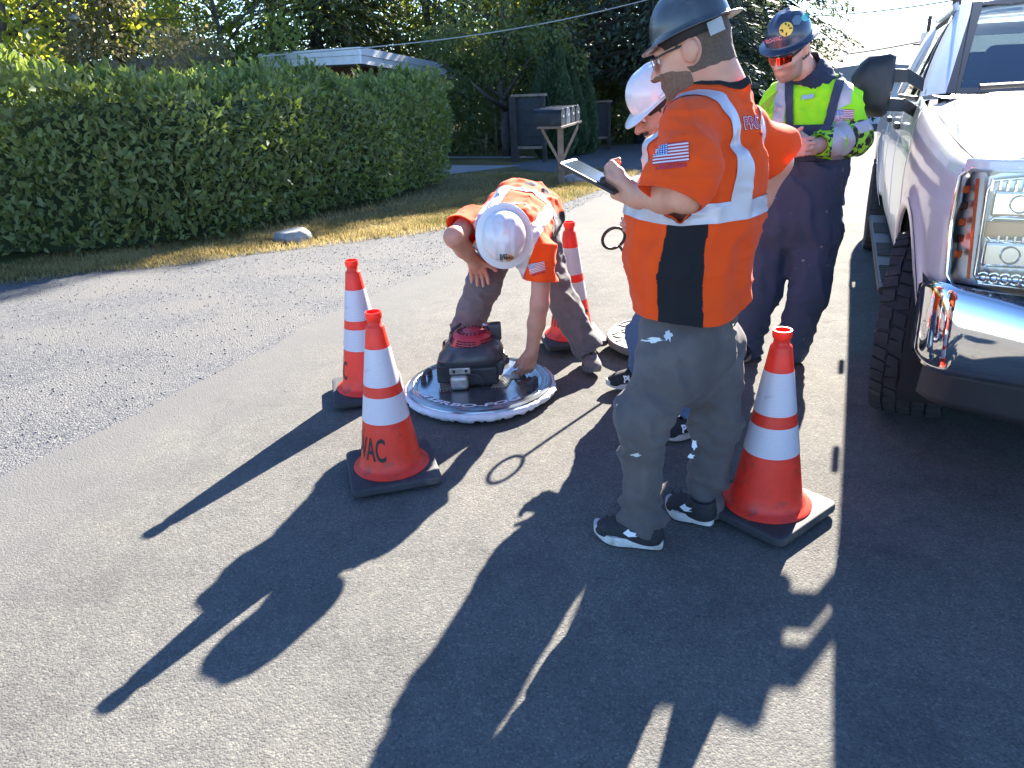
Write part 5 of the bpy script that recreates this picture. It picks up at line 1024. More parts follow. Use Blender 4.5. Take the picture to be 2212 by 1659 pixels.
# ================================================================== white pickup truck
def truck():
    a = nrm((AU[0], AU[1], -.055)); b = np.array((BV[0], BV[1], 0)); n = np.cross(b, a); O = np.array((2.57, 2.83, .012))
    tk = empty('pickup_truck'); tk.matrix_world = Matrix(((b[0], a[0], n[0], O[0]), (b[1], a[1], n[1], O[1]), (b[2], a[2], n[2], O[2]), (0, 0, 0, 1)))
    tag(tk, 'white pickup truck with chrome bumper parked facing us on the road', 'truck')
    PW = M('white_car_paint', (.68, .672, .685), .32, coat=.55, var=.03, vscale=3, dirt=(.60, .585, .58), dscale=5, dthr=(.55, .8), spec=.6)
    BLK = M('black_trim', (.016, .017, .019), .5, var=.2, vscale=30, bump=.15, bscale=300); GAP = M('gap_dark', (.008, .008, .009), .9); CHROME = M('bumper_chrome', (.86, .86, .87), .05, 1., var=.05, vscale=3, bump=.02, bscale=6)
    RUBB = M('tyre_rubber', (.022, .022, .024), .8, var=.3, vscale=25, bump=.3, bscale=120, dirt=(.05, .048, .045), dscale=12)
    def glassm(name, tint, dark):
        if name in MATS: return MATS[name]
        m, nt, out = mk(name); L = nt.links.new; g = nd(nt, 'BsdfGlossy', Roughness=.03); t = nd(nt, 'BsdfTransparent'); t.inputs[0].default_value = (*tint, 1); fr = nd(nt, 'Fresnel', IOR=1.5)
        ms = nd(nt, 'MixShader'); mx = nd(nt, 'Math', operation='MULTIPLY_ADD'); L(fr.outputs[0], mx.inputs[0]); mx.inputs[1].default_value = 1.6; mx.inputs[2].default_value = .03; L(mx.outputs[0], ms.inputs[0]); L(t.outputs[0], ms.inputs[1]); L(g.outputs[0], ms.inputs[2]); L(ms.outputs[0], out.inputs[0]); return m
    GLW, GLS = glassm('windscreen_glass', (.62, .78, .80), 0), glassm('side_window_glass', (.55, .60, .60), 0)
    def grid(fn, us, vs_):
        V = [fn(u, v) for u in us for v in vs_]; m = len(vs_); F = [(i*m+j, i*m+j+1, (i+1)*m+j+1, (i+1)*m+j) for i in range(len(us)-1) for j in range(m-1)]; return np.array(V, float), np.array(F)
    def both(name, V, F, mat, th=.0, smooth=True, parent=None, sides=(-1, 1), bev=0):
        r = []
        for s in sides:
            W_ = np.array(V, float).copy(); W_[:, 0] *= -s; FF = [tuple(int(k) for k in (f if s < 0 else f[::-1])) for f in F]
            o = mesh_obj(name, W_, FF, mat, parent or tk, smooth)
            bm = bmesh.new(); bm.from_mesh(o.data); bmesh.ops.recalc_face_normals(bm, faces=bm.faces); bm.to_mesh(o.data); bm.free()
            if th: mod(o, 'SOLIDIFY', thickness=th, offset=0)
            if bev: bevel(o, bev)
            r.append(o)
        return r
    # side profile: x at height z, station y (x is negative side, written as positive half width)
    zs = np.array([.47, .52, .58, .66, .75, .85, .93, 1.0, 1.06, 1.12, 1.18, 1.24, 1.30, 1.335])
    hw = np.array([.885, .90, .915, .928, .937, .942, .945, .945, .942, .934, .935, .93, .915, .90])
    def fy(y): return np.interp(y, [-.80, -.70, -.55, -.35, -.1, .3, .9, 5.6], [.905, .935, .958, .975, .99, 1., 1., 1.])
    def topz(y): return np.interp(y, [-.80, -.4, .2, .9, 1.2, 3.4, 5.6], [1.145, 1.185, 1.255, 1.335, 1.325, 1.30, 1.30])
    def side(y, z):
        k = topz(y)/1.335 if y < .9 else 1.; zz = z if z < .93 else .93+(z-.93)*((topz(y)-.93)/(1.335-.93))
        flare = .018*math.exp(-((math.hypot(y, z-.40)-.545)/.045)**2)+.018*math.exp(-((math.hypot(y-4.06, z-.40)-.545)/.045)**2)
        return (-(np.interp(z, zs, hw)*fy(y)+flare), y, zz)
    def panel(name, y0, y1, z0=.47, mat=PW):
        ys = np.linspace(y0, y1, max(4, int((y1-y0)/.04))); zz = np.unique(np.concatenate([zs[zs >= z0], np.linspace(z0, 1.335, 26)])); V, F = grid(side, ys, zz)
        for cy in (0., 4.06):
            d = .505-np.hypot(V[:, 1]-cy, (V[:, 2]-.40)*1.0)
            if (d > 0).any(): V, F = clipf(V, F, d)
        return both(name, V, F, mat, .006)
    panel('front_fender', -.765, .60, .62); fd = panel('front_door', .61, 1.66); rd = panel('rear_door', 1.67, 2.72); panel('cab_corner', 2.73, 3.28); panel('bed_side', 3.34, 5.45, .55)
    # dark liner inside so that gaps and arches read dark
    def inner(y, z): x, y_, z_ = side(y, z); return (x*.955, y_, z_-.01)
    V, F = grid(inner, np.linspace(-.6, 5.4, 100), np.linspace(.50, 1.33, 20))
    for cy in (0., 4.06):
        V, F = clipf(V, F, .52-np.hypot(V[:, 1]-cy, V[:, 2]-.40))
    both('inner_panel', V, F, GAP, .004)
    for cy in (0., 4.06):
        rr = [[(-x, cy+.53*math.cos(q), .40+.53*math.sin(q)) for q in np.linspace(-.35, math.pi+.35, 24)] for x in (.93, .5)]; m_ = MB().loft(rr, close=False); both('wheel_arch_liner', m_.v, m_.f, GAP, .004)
        ring = [[(side(cy+rr_*math.cos(q), .40+rr_*math.sin(q))[0]-dx, cy+rr_*math.cos(q), .40+rr_*math.sin(q)) for rr_, dx in ((.508, .0), (.500, .012), (.525, .014), (.548, .006))] for q in np.linspace(.12, math.pi-.12, 40)]
        m_ = MB().loft(ring, close=False); both('arch_flare', m_.v, m_.f, PW, .0)
    # greenhouse: side glass, frames, roof
    def gh(y, t): # t 0 belt, 1 roof rail
        x0, z0 = .90, 1.325; x1, z1 = .715, 1.80; return (-(x0+(x1-x0)*t+.018*math.sin(math.pi*t)), y, z0+(z1-z0)*t)
    ay = lambda t: .98+.74*t          # A pillar line
    def gpoly(pts, name, mat, th, off=0.):
        V = [tuple(np.array(gh(y, t))+np.array((-off, 0, 0))) for y, t in pts]; return both(name, V, [tuple(range(len(V)))], mat, th, False)
    def frame_strip(path, w_, name, mat, off):
        V = []; F = []
        for i, (y, t) in enumerate(path):
            p = np.array(gh(y, t)); pa = np.array(gh(*path[max(0, i-1)])); pb = np.array(gh(*path[min(len(path)-1, i+1)])); tn = nrm(pb-pa); sd = nrm(np.cross(tn, (1, 0, .35))); V += [p+sd*w_/2+np.array((-off, 0, 0)), p-sd*w_/2+np.array((-off, 0, 0))]
        F = [(2*i, 2*i+1, 2*i+3, 2*i+2) for i in range(len(path)-1)]; return both(name, V, F, mat, .012)
    gpoly([(1.05, .02), (1.03+.60, .86), (1.66, .90), (1.66, .02)], 'side_window', GLS, 0); gpoly([(1.76, .02), (1.76, .90), (2.70, .90), (2.86, .02)], 'rear_side_window', GLS, 0)
    PV = []; ts = np.linspace(0, 1.0, 9)
    for t in ts: wl = np.array(((-(.80+(.66-.80)*t)), .86+.78*t, 1.345+.465*t)); g0 = np.array(gh(ay(t)+.055, t)); PV += [g0+np.array((-.004, 0, 0)), g0*.72+wl*.28+np.array((-.022, -.014, .006)), g0*.35+wl*.65+np.array((-.016, -.022, .008)), wl+np.array((0, -.004, .004))]
    both('front_pillar', PV, [(4*i+j, 4*i+j+1, 4*i+5+j, 4*i+4+j) for i in range(8) for j in range(3)], PW, .0)
    frame_strip([(y, .97) for y in np.linspace(1.66, 3.2, 9)], .075, 'roof_rail', PW, .004); frame_strip([(1.71, t) for t in np.linspace(0, .95, 5)], .085, 'centre_pillar', BLK, .003); frame_strip([(2.95-.12*t, t) for t in np.linspace(0, .97, 5)], .15, 'rear_pillar', PW, .004)
    frame_strip([(y, .0) for y in np.linspace(1.0, 2.95, 12)], .022, 'window_sill_trim', BLK, .007); frame_strip([(1.12+.58*t, .03+.86*t) for t in np.linspace(0, 1, 5)]+[(y, .90) for y in np.linspace(1.75, 2.72, 5)], .02, 'window_seal', BLK, .005)
    def roof(y, s_):
        e = np.interp(y, [1.62, 1.75, 3.1, 3.3], [.0, .03, .035, .0]); x = s_*.70; return (x, y, 1.80+e+.035*(1-s_**2)-.02*abs(s_)**6)
    V, F = grid(roof, np.linspace(1.64, 3.22, 20), np.linspace(-1, 1, 22)); o = mesh_obj('roof', V, F, PW, tk, True); mod(o, 'SOLIDIFY', thickness=.02, offset=-1)
    for k in range(3): MB().box((-.25+.25*k, 1.78, 1.865), (.11, .05, .022)).build('cab_lamp', M('amber_marker', (.7, .3, .04), .3), tk)
    def wind(t, s_):
        w_ = .80+(.66-.80)*t; return (s_*w_, .86+.78*t-.10*(1-s_*s_)*(1-.3*t), 1.345+.465*t)
    V, F = grid(wind, np.linspace(0, 1, 12), np.linspace(-1, 1, 20)); mesh_obj('windscreen', V, F, GLW, tk, True)
    def band(t0, t1, s0, s1, name, mat):
        V, F = grid(lambda t, s_: tuple(np.array(wind(t, s_))+np.array((0, -.004, .004))), np.linspace(t0, t1, 6), np.linspace(s0, s1, 12)); mesh_obj(name, V, F, mat, tk, True)
    FRT = M('windscreen_frit', (.012, .015, .02), .15); band(0, 1, -1, -.93, 'windscreen_border', FRT); band(0, 1, .93, 1, 'windscreen_border', FRT); band(.95, 1, -.93, .93, 'windscreen_border', FRT); band(0, .05, -.93, .93, 'windscreen_border', FRT)
    bevel(MB().box((-.36, .80, 1.385), (.62, .025, .02), R=frame((0, -.5, 1), (1, .08, 0))).build('wiper', BLK, tk), .004); bevel(MB().box((.36, .80, 1.385), (.62, .025, .02), R=frame((0, -.5, 1), (1, -.08, 0))).build('wiper', BLK, tk), .004)
    V, F = grid(lambda y, s_: (s_*(.86-.05*(1-(y-.72)/.2)), y-.06*(1-s_*s_), 1.325+.02*(y-.72)/.2), np.linspace(.76, .92, 4), np.linspace(-1, 1, 12)); mesh_obj('cowl', V, F, BLK, tk, True)
    bw = MB().box((0, 3.27, 1.52), (1.36, .03, .42)); 
    mb = MB(); mb.box((0, 3.26, 1.36), (1.66, .03, .14)); mb.box((0, 3.26, 1.76), (1.45, .03, .08)); mb.box((-.68, 3.26, 1.55), (.24, .03, .42)); mb.box((.68, 3.26, 1.55), (.24, .03, .42)); mb.build('cab_back_wall', PW, tk)
    MB().box((0, 3.255, 1.57), (1.14, .006, .30)).build('rear_window', GLS, tk)
    # interior
    DK = M('interior_dark', (.022, .026, .03), .8); mb = MB(); mb.box((0, .98, 1.26), (1.6, .4, .12)); mb.build('dashboard', DK, tk)
    MB().box((0, 2.0, .52), (1.72, 2.5, .1)).build('cab_floor', GAP, tk)
    for y in (1.75, 2.75):
        for x in (-.4, .4):
            bevel(MB().box((x, y, 1.1), (.52, .14, .62), R=frame((0, .15, 1), (1, 0, 0))).build('seat_back', DK, tk), .05, 3); bevel(MB().box((x, y-.27, .80), (.52, .5, .16)).build('seat_cushion', DK, tk), .04, 3); bevel(MB().box((x, y+.06, 1.50), (.28, .10, .19)).build('headrest', DK, tk), .04, 3)
    tor = [np.array((.38+.19*math.cos(q), 1.22+.06*math.sin(q), 1.26+.18*math.sin(q))) for q in np.linspace(0, 2*math.pi, 25)]; MB().tube(tor, .016, 8, cap=False).build('steering_wheel', DK, tk, True)
    # bonnet with raised centre and sharp creases
    def bon(y, s_):
        w_ = np.interp(y, [-.82, .0, .84], [.80, .84, .87]); x = s_*w_; q = abs(s_); base = np.interp(y, [-.84, -.78, -.4, .2, .84], [1.15, 1.185, 1.215, 1.275, 1.345])
        z = base+.030*(1-np.clip((q-.42)/.10, 0, 1))+.012*(1-np.clip((q-.70)/.06, 0, 1))-.012*q**4*1.4-(.035*np.clip((q-.86)/.14, 0, 1)); yy = y-.10*(1-q**2)*np.clip((.2-y), 0, 1)
        return (x, yy, z)
    ss = np.unique(np.concatenate([np.linspace(-1, 1, 30), [.42, .52, .70, .76, .86, -.42, -.52, -.70, -.76, -.86]])); V, F = grid(bon, np.linspace(-.80, .80, 24), ss); o = mesh_obj('bonnet', V, F, PW, tk, True); smooth_ang(o, 12); mod(o, 'SOLIDIFY', thickness=.012, offset=-1)
    # fender shoulder between bonnet and side
    def sho(y, t):
        bx, by, bz = bon(min(max(y, -.80), .80), -1); w2 = side(y, 1.335); p = np.array((bx-.008, y, bz-.004)); q = np.array(w2); return tuple(p+(q-p)*t+np.array((-.010, 0, .012))*math.sin(math.pi*t))
    V, F = grid(sho, np.linspace(-.74, .86, 24), np.linspace(0, 1, 6)); both('fender_shoulder', V, F, PW, .004)
    # front face: surface y at (x, z)
    def fx(x, z): q = abs(x); return -.90+.10*(q/.6)**2*.45+(.9*max(0, q-.76)**1.5)+.03*(z-.75)
    def fpan(name, x0, x1, z0, z1, mat, off=0., nx=14, nz=6, zf=None, th=.006, parent=None, sides=(-1, 1)):
        V, F = grid(lambda x, t: (-x, fx(x, z0+(z1-z0)*t)-off, (zf(x, t) if zf else z0+(z1-z0)*t)), np.linspace(x0, x1, nx), np.linspace(0, 1, nz)); return both(name, V, F, mat, th, True, parent, sides)
    fpan('nose_panel', .02, .86, 1.125, 1.165, PW, .01)
    for sgn in (-1, 1):
        X = lambda x: x*sgn
        hl = mesh_obj('headlight', *[(lambda VF: (VF[0], [tuple(f) for f in VF[1]]))(grid(lambda x, t: (X(x), fx(x, .75+.38*t)+.05, .755+.37*t), np.linspace(.60, .862, 12), np.linspace(0, 1, 6)))][0], M('lamp_back', (.42, .43, .45), .28, .9), tk, True)
        LENS = glassm('headlight_lens', (.93, .94, .95), 0)
        V, F = grid(lambda x, t: (X(x), fx(x, .75+.38*t)-.014*math.sin(math.pi*min(1, max(0, (x-.58)/.3)))-.008, .750+.385*t), np.linspace(.585, .872, 14), np.linspace(0, 1, 8)); lens = mesh_obj('lens', V, F, LENS, hl, True)
        fr = MB()
        def P_(x, z, o=.004): return np.array((X(x), fx(x, z)-o, z))
        for pth, r_ in (([(.575, 1.13), (.72, 1.142), (.84, 1.138), (.870, 1.11), (.874, .95), (.862, .79), (.84, .750), (.72, .742), (.575, .738)], .009),): fr.tube([P_(*p) for p in pth], r_, 8)
        fr.build('bezel', CHR, hl, True)
        inn = [(.585, 1.105), (.70, 1.110), (.775, 1.10), (.79, 1.07), (.785, .80), (.77, .77), (.585, .765)]; MB().tube([P_(x, z, -.012) for x, z in inn], .006, 8).build('inner_bezel', CHR, hl, True)
        for zc in (1.03, .87):
            bevel(MB().box(P_(.70, zc, -.018), (.15, .03, .085), R=frame((0, 0, 1), (1, 0, 0))).build('reflector_bowl', M('reflector', (.75, .76, .78), .12, 1.), hl), .012, 3)
            MB().lathe([(.001, -.012), (.018, -.01), (.026, .0), (.028, .012)], 18, c=P_(.70, zc, .0), R=frame((0, -1, 0), (1, 0, 0))).build('bulb_lens', M('lamp_glass', (.35, .38, .42), .05, .6), hl, True)
            for k in range(6): bevel(MB().box(P_(.63+.022*k, zc+.052, -.004), (.010, .012, .022)).build('chrome_fin', CHR, hl), .002, 1)
        for k in range(9): MB().box(P_(.605+.022*k, 1.085, -.02), (.006, .03, .035)).build('reflector_rib', M('reflector', (.75, .76, .78), .12, 1.), hl)
        for k in range(6): MB().lathe([(.001, -.006), (.014, -.004), (.02, .006)], 12, c=P_(.615+.03*k, .795, -.008), R=frame((0, -1, 0), (1, 0, 0))).build('facet', M('reflector', (.75, .76, .78), .12, 1.), hl, True)
        tr = [P_(x, z, -.006) for x, z in ((.60, .985), (.76, .985), (.77, .975), (.77, .925), (.76, .915), (.60, .915))]; MB().tube(tr, .006, 8).build('signal_frame', CHR, hl, True)
        bevel(MB().box(P_(.69, .95, -.02), (.18, .02, .05)).build('turn_signal', M('amber_lens', (.62, .22, .05), .2), hl), .006)
        AMB = M('amber_marker_lens', (.75, .10, .01), .2); V, F = grid(lambda x, t: (X(x-.02*(1-t)), fx(x-.02*(1-t), .76+.35*t)-.006, .785+.32*t), np.linspace(.818, .828, 3), np.linspace(0, 1, 8)); mesh_obj('side_marker', V, F, AMB, hl, True)
        DRK = M('smoked_marker', (.05, .012, .008), .2)
        for k in range(5): bevel(MB().box(P_(.850-.010*(1-k/5), .86+.052*k, .0), (.020, .012, .024)).build('marker_cell', DRK if k % 2 else AMB, hl), .003, 1)
    # grille
    gr = MB(); gr.box((0, -.87, .945), (1.12, .02, .40)); gr.build('grille_backing', GAP, tk)
    for z in (.80, .90, 1.0, 1.09): bevel(MB().box((0, -.905, z), (1.12, .04, .035)).build('grille_bar', CHROME if z in (.90, 1.0) else BLK, tk), .008)
    for s in (-1, 1): bevel(MB().box((s*.56, -.885, .945), (.035, .05, .40)).build('grille_surround', CHR, tk), .008)
    o = MB().lathe([(.001, .02), (.09, .012), (.10, 0)], 32, c=(0, -.93, .95), R=frame((0, -1, 0), (1, 0, 0))@np.diag([1.2, .5, 1])).build('badge', M('badge_blue', (.03, .06, .2), .2), tk, True)
    # bumper: chrome face wrapping round the corner
    def bmp(x, t):
        q = abs(x); zc = .462+.225*t; bul = .035*math.sin(math.pi*min(1, t*1.0))**.6; y = -.985+.10*(q/.75)**2+(1.35*max(0, q-.80)**1.35); lift = .085*(lambda k: k*k*(3-2*k))(float(np.clip((q-.35)/.6, 0, 1)))
        xx = x if q < .80 else math.copysign(.80+.115*math.sin((q-.80)/.22*math.pi/2), x); yy = y if q < .80 else -.985+.10*(.8/.75)**2+.24*(1-math.cos((q-.80)/.22*math.pi/2))
        e_ = max(0., (q-.86)/.16)**2; return (xx, yy-bul*(1-.6*min(1, e_)), zc+lift*(.12+.88*t)-e_*(.055*t-.035*(1-t)))
    xs = np.concatenate([np.linspace(-1.02, -.80, 12)[:-1], np.linspace(-.80, .80, 40), np.linspace(.80, 1.02, 12)[1:]]); V, F = grid(bmp, xs, np.linspace(0, 1, 14)); o = mesh_obj('bumper', V, F, CHROME, tk, True); mod(o, 'SOLIDIFY', thickness=.012, offset=1 if False else -1)
    V, F = grid(lambda x, t: (bmp(x, 1)[0], bmp(x, 1)[1]+.10*t+.0, bmp(x, 1)[2]+(.748-bmp(x, 1)[2]-.0)*min(1, t*1.6)), xs, np.linspace(0, 1, 6)); mesh_obj('bumper_top_step', V, F, M('bumper_cap', (.05, .055, .06), .25, .3), tk, True)
    V, F = grid(lambda x, t: (bmp(x*.93, 0)[0]*.97, bmp(x*.93, 0)[1]+.05-.04*t+.05*(1-t), .29+.185*t+.03*np.clip((abs(x)-.5)/.4, 0, 1)*(1-t)), xs, np.linspace(0, 1, 6)); o = mesh_obj('lower_valance', V, F, M('valance_grey', (.028, .03, .034), .6, bump=.2, bscale=300, var=.2, vscale=6), tk, True); mod(o, 'SOLIDIFY', thickness=.01)
    for s in (-1, 1): MB().tube([np.array((s*.42, -.96, .42)), np.array((s*.42, -1.06, .40)), np.array((s*.42, -1.08, .37)), np.array((s*.42, -1.05, .34)), np.array((s*.42, -.96, .35))], .014, 8).build('tow_hook', BLK, tk, True)
    # mirrors
    for s in (-1, 1):
        sx = lambda x: -x*s*-1 if False else x*s
        prof = [(1.055, 1.262), (1.075, 1.245), (1.15, 1.25), (1.195, 1.275), (1.225, 1.35), (1.238, 1.44), (1.205, 1.50), (1.17, 1.535), (1.07, 1.548), (1.045, 1.53), (1.04, 1.40)]
        cx_, cz_ = 1.14, 1.40; rings = []
        for y, k in ((.66, .55), (.675, .82), (.71, .97), (.77, 1.0), (.83, 1.0), (.85, .95)): rings.append([(s*(cx_+(x-cx_)*k), y, cz_+(z-cz_)*k) for x, z in prof])
        mi = MB().loft(rings).build('mirror', BLK, tk, True); smooth_ang(mi, 45)
        MB().box((s*1.14, .853, 1.40), (.14, .004, .24)).build('mirror_glass', CHR, mi)
        for z0, z1 in ((1.46, 1.42), (1.325, 1.285)):
            bevel(MB().loft([[(s*x, y+dy, z+dz) for dy, dz in ((-.04, -.03), (.04, -.03), (.04, .03), (-.04, .03))] for x, y, z in ((1.06, .77, z0-.02), (.99, .78, z0-.025), (.985, .78, z0-.022), (.90, .92, z1-.03))]).build('mirror_arm', BLK, mi), .008, 2)
        bevel(MB().add([(s*.91, .93, 1.20), (s*.91, 1.12, 1.33), (s*.865, 1.14, 1.43), (s*.88, .98, 1.36), (s*.915, .86, 1.24)], [(0, 1, 2, 3, 4)]).build('mirror_mount', BLK, mi), .002)
    # handles, steps
    for y in (1.50, 2.56):
        for s in (-1, 1): bevel(MB().box((s*.965, y, 1.175), (.03, .19, .034)).build('door_handle', BLK, tk), .010, 3)
    for s in (-1, 1):
        st = MB(); st.loft([[(s*x, y, z) for x, z in ((.86, .40), (.985, .405), (1.0, .425), (.99, .445), (.86, .445))] for y in (.50, 3.05)]); so = st.build('running_board', BLK, tk); bevel(so, .006)
        for y0 in (.62, 1.35, 2.2):
            rb = MB()
            for k in range(10): rb.box((s*.93, y0+.045*k, .449), (.10, .016, .008))
            rb.build('step_tread', M('step_rubber', (.05, .05, .052), .7), so)['kind'] = 'stuff'
        MB().box((s*.86, 1.8, .49), (.05, 2.5, .05)).build('rocker_rail', GAP, tk)
    mb = MB(); mb.box((0, 1.9, .52), (1.0, 5.4, .16)); mb.build('chassis', GAP, tk); MB().box((0, 0, .40), (1.4, .14, .14)).build('axle', GAP, tk); MB().box((0, 4.06, .40), (1.4, .14, .14)).build('axle', GAP, tk)
    MB().box((0, 4.4, .80), (1.70, 2.1, .06)).build('bed_floor', GAP, tk); MB().box((0, 5.44, 1.0), (1.75, .05, .56)).build('tailgate', PW, tk); MB().box((0, 3.36, 1.0), (1.75, .05, .56)).build('bed_front', PW, tk)
    bevel(MB().box((0, 5.53, .58), (1.8, .14, .18)).build('rear_bumper', CHROME, tk), .03, 3)
    MB().tube([np.array((-.77, .73, 1.33)), np.array((-.755, .80, 1.60)), np.array((-.74, .88, 1.95))], .003, 6).build('aerial', BLK, tk, True)
    # wheels
    def wheel(x, y, steer, s):
        w = empty('wheel'); w.parent = tk; w.location = (x, y, .40); w.rotation_euler = (0, 0, rad(steer))
        R_ = frame((1, 0, 0), (0, 1, 0)); pr = [(.235, -.12), (.27, -.138), (.33, -.142), (.37, -.134), (.386, -.118), (.392, -.06), (.394, 0), (.392, .06), (.386, .118), (.37, .134), (.33, .142), (.27, .138), (.235, .12)]
        o = MB().lathe(pr, 60, R=R_).build('tyre', RUBB, w, True); V = []; F = []; rnd = random.Random(4)
        for row, (x0, x1) in enumerate(((-.138, -.088), (-.078, -.032), (-.024, .024), (.032, .078), (.088, .138))):
            N = 44
            for k in range(N):
                q0 = 2*math.pi*(k+(.5 if row % 2 else 0)+rnd.uniform(-.06, .06))/N; dq = 2*math.pi/N*.80; sk = rnd.uniform(-.03, .05)*(1 if row < 3 else -1); nv = len(V)
                for rr in (.386, .404):
                    for xx, qq in ((x0+rnd.uniform(-.003, .003), q0), (x1+rnd.uniform(-.003, .003), q0+sk), (x1+rnd.uniform(-.004, .004), q0+dq+sk), (x0+rnd.uniform(-.004, .004), q0+dq)):
                        r2 = rr-(.012 if abs(xx) > .12 else 0); V.append((xx, r2*math.cos(qq), r2*math.sin(qq)))
                F += [(nv, nv+3, nv+2, nv+1), (nv+4, nv+5, nv+6, nv+7)]+[(nv+i, nv+(i+1) % 4, nv+4+(i+1) % 4, nv+4+i) for i in range(4)]
        tb = MB(); tb.v = V; tb.f = F; t_ = tb.build('tread_blocks', RUBB, o); t_['kind'] = 'stuff'
        MB().lathe([(.235, -.11), (.22, -.10), (.21, 0), (.09, s*.06), (.001, s*.07)], 40, R=R_).build('rim', ALU, w, True); return w
    wheel(-.835, 0, -9, -1); wheel(.835, 0, -9, 1); wheel(-.84, 4.06, 0, -1); wheel(.84, 4.06, 0, 1)
    return tk
truck()
# ================================================================== vegetation
def leafmat(name, c0, c1, tr, glossy=.35, trans=.5, spec=.5):
    m, nt, out = mk(name); L = nt.links.new; a = nd(nt, 'Attribute', attribute_name='tone'); c = ramp(nt, a.outputs['Fac'], [(0, c0), (1, c1)]).outputs[0]; t2 = ramp(nt, a.outputs['Fac'], [(0, tuple(q*.75 for q in tr)), (1, tr)]).outputs[0]
    b = nd(nt, 'BsdfPrincipled', Roughness=glossy); b.inputs['Specular IOR Level'].default_value = spec; t = nd(nt, 'BsdfTranslucent'); L(c, b.inputs['Base Color']); L(t2, t.inputs[0])
    ms = nd(nt, 'MixShader', Fac=trans); L(b.outputs[0], ms.inputs[1]); L(t.outputs[0], ms.inputs[2]); L(ms.outputs[0], out.inputs[0]); return m
def leaves(P, D, Nn, Ln, Wd, simple=False):
    "arrays of leaves: base points, directions, normals, lengths, half widths"
    D = D/(np.linalg.norm(D, axis=1, keepdims=True)+1e-9); S = np.cross(D, Nn); S /= np.linalg.norm(S, axis=1, keepdims=True)+1e-9; Nn = np.cross(S, D); n = len(P); Ln = Ln[:, None]; Wd = Wd[:, None]
    if simple:
        V = np.stack([P, P+D*Ln*.5+S*Wd, P+D*Ln, P+D*Ln*.5-S*Wd], 1).reshape(-1, 3); F = (np.arange(n)*4)[:, None]+np.array([[0, 1, 2, 3]]); return V, F, 4
    V = np.stack([P, P+D*Ln*.5+S*Wd+Nn*Wd*.35, P+D*Ln*.52, P+D*Ln*.5-S*Wd+Nn*Wd*.35, P+D*Ln-Nn*Ln*.12], 1).reshape(-1, 3)
    F = (np.arange(n)*5)[:, None, None]+np.array([[0, 2, 1], [2, 4, 1], [0, 3, 2], [2, 3, 4]])[None]; return V, F.reshape(-1, 3), 5
def foliage(name, V, F, k, tone, mat, parent, kind='stuff'):
    o = mesh_obj(name, V, F, mat, parent, True); fattr(o, 'tone', np.repeat(tone, k)); 
    if kind: o['kind'] = kind
    return o
BARK = M('bark', (.075, .06, .05), .9, var=.4, vscale=9, bump=.8, bscale=25, bdist=.02); BARKD = M('dark_bark', (.04, .034, .03), .95, var=.4, vscale=8, bump=.8, bscale=18, bdist=.02)
DARKIN = M('hedge_inside', (.035, .05, .02), .95)

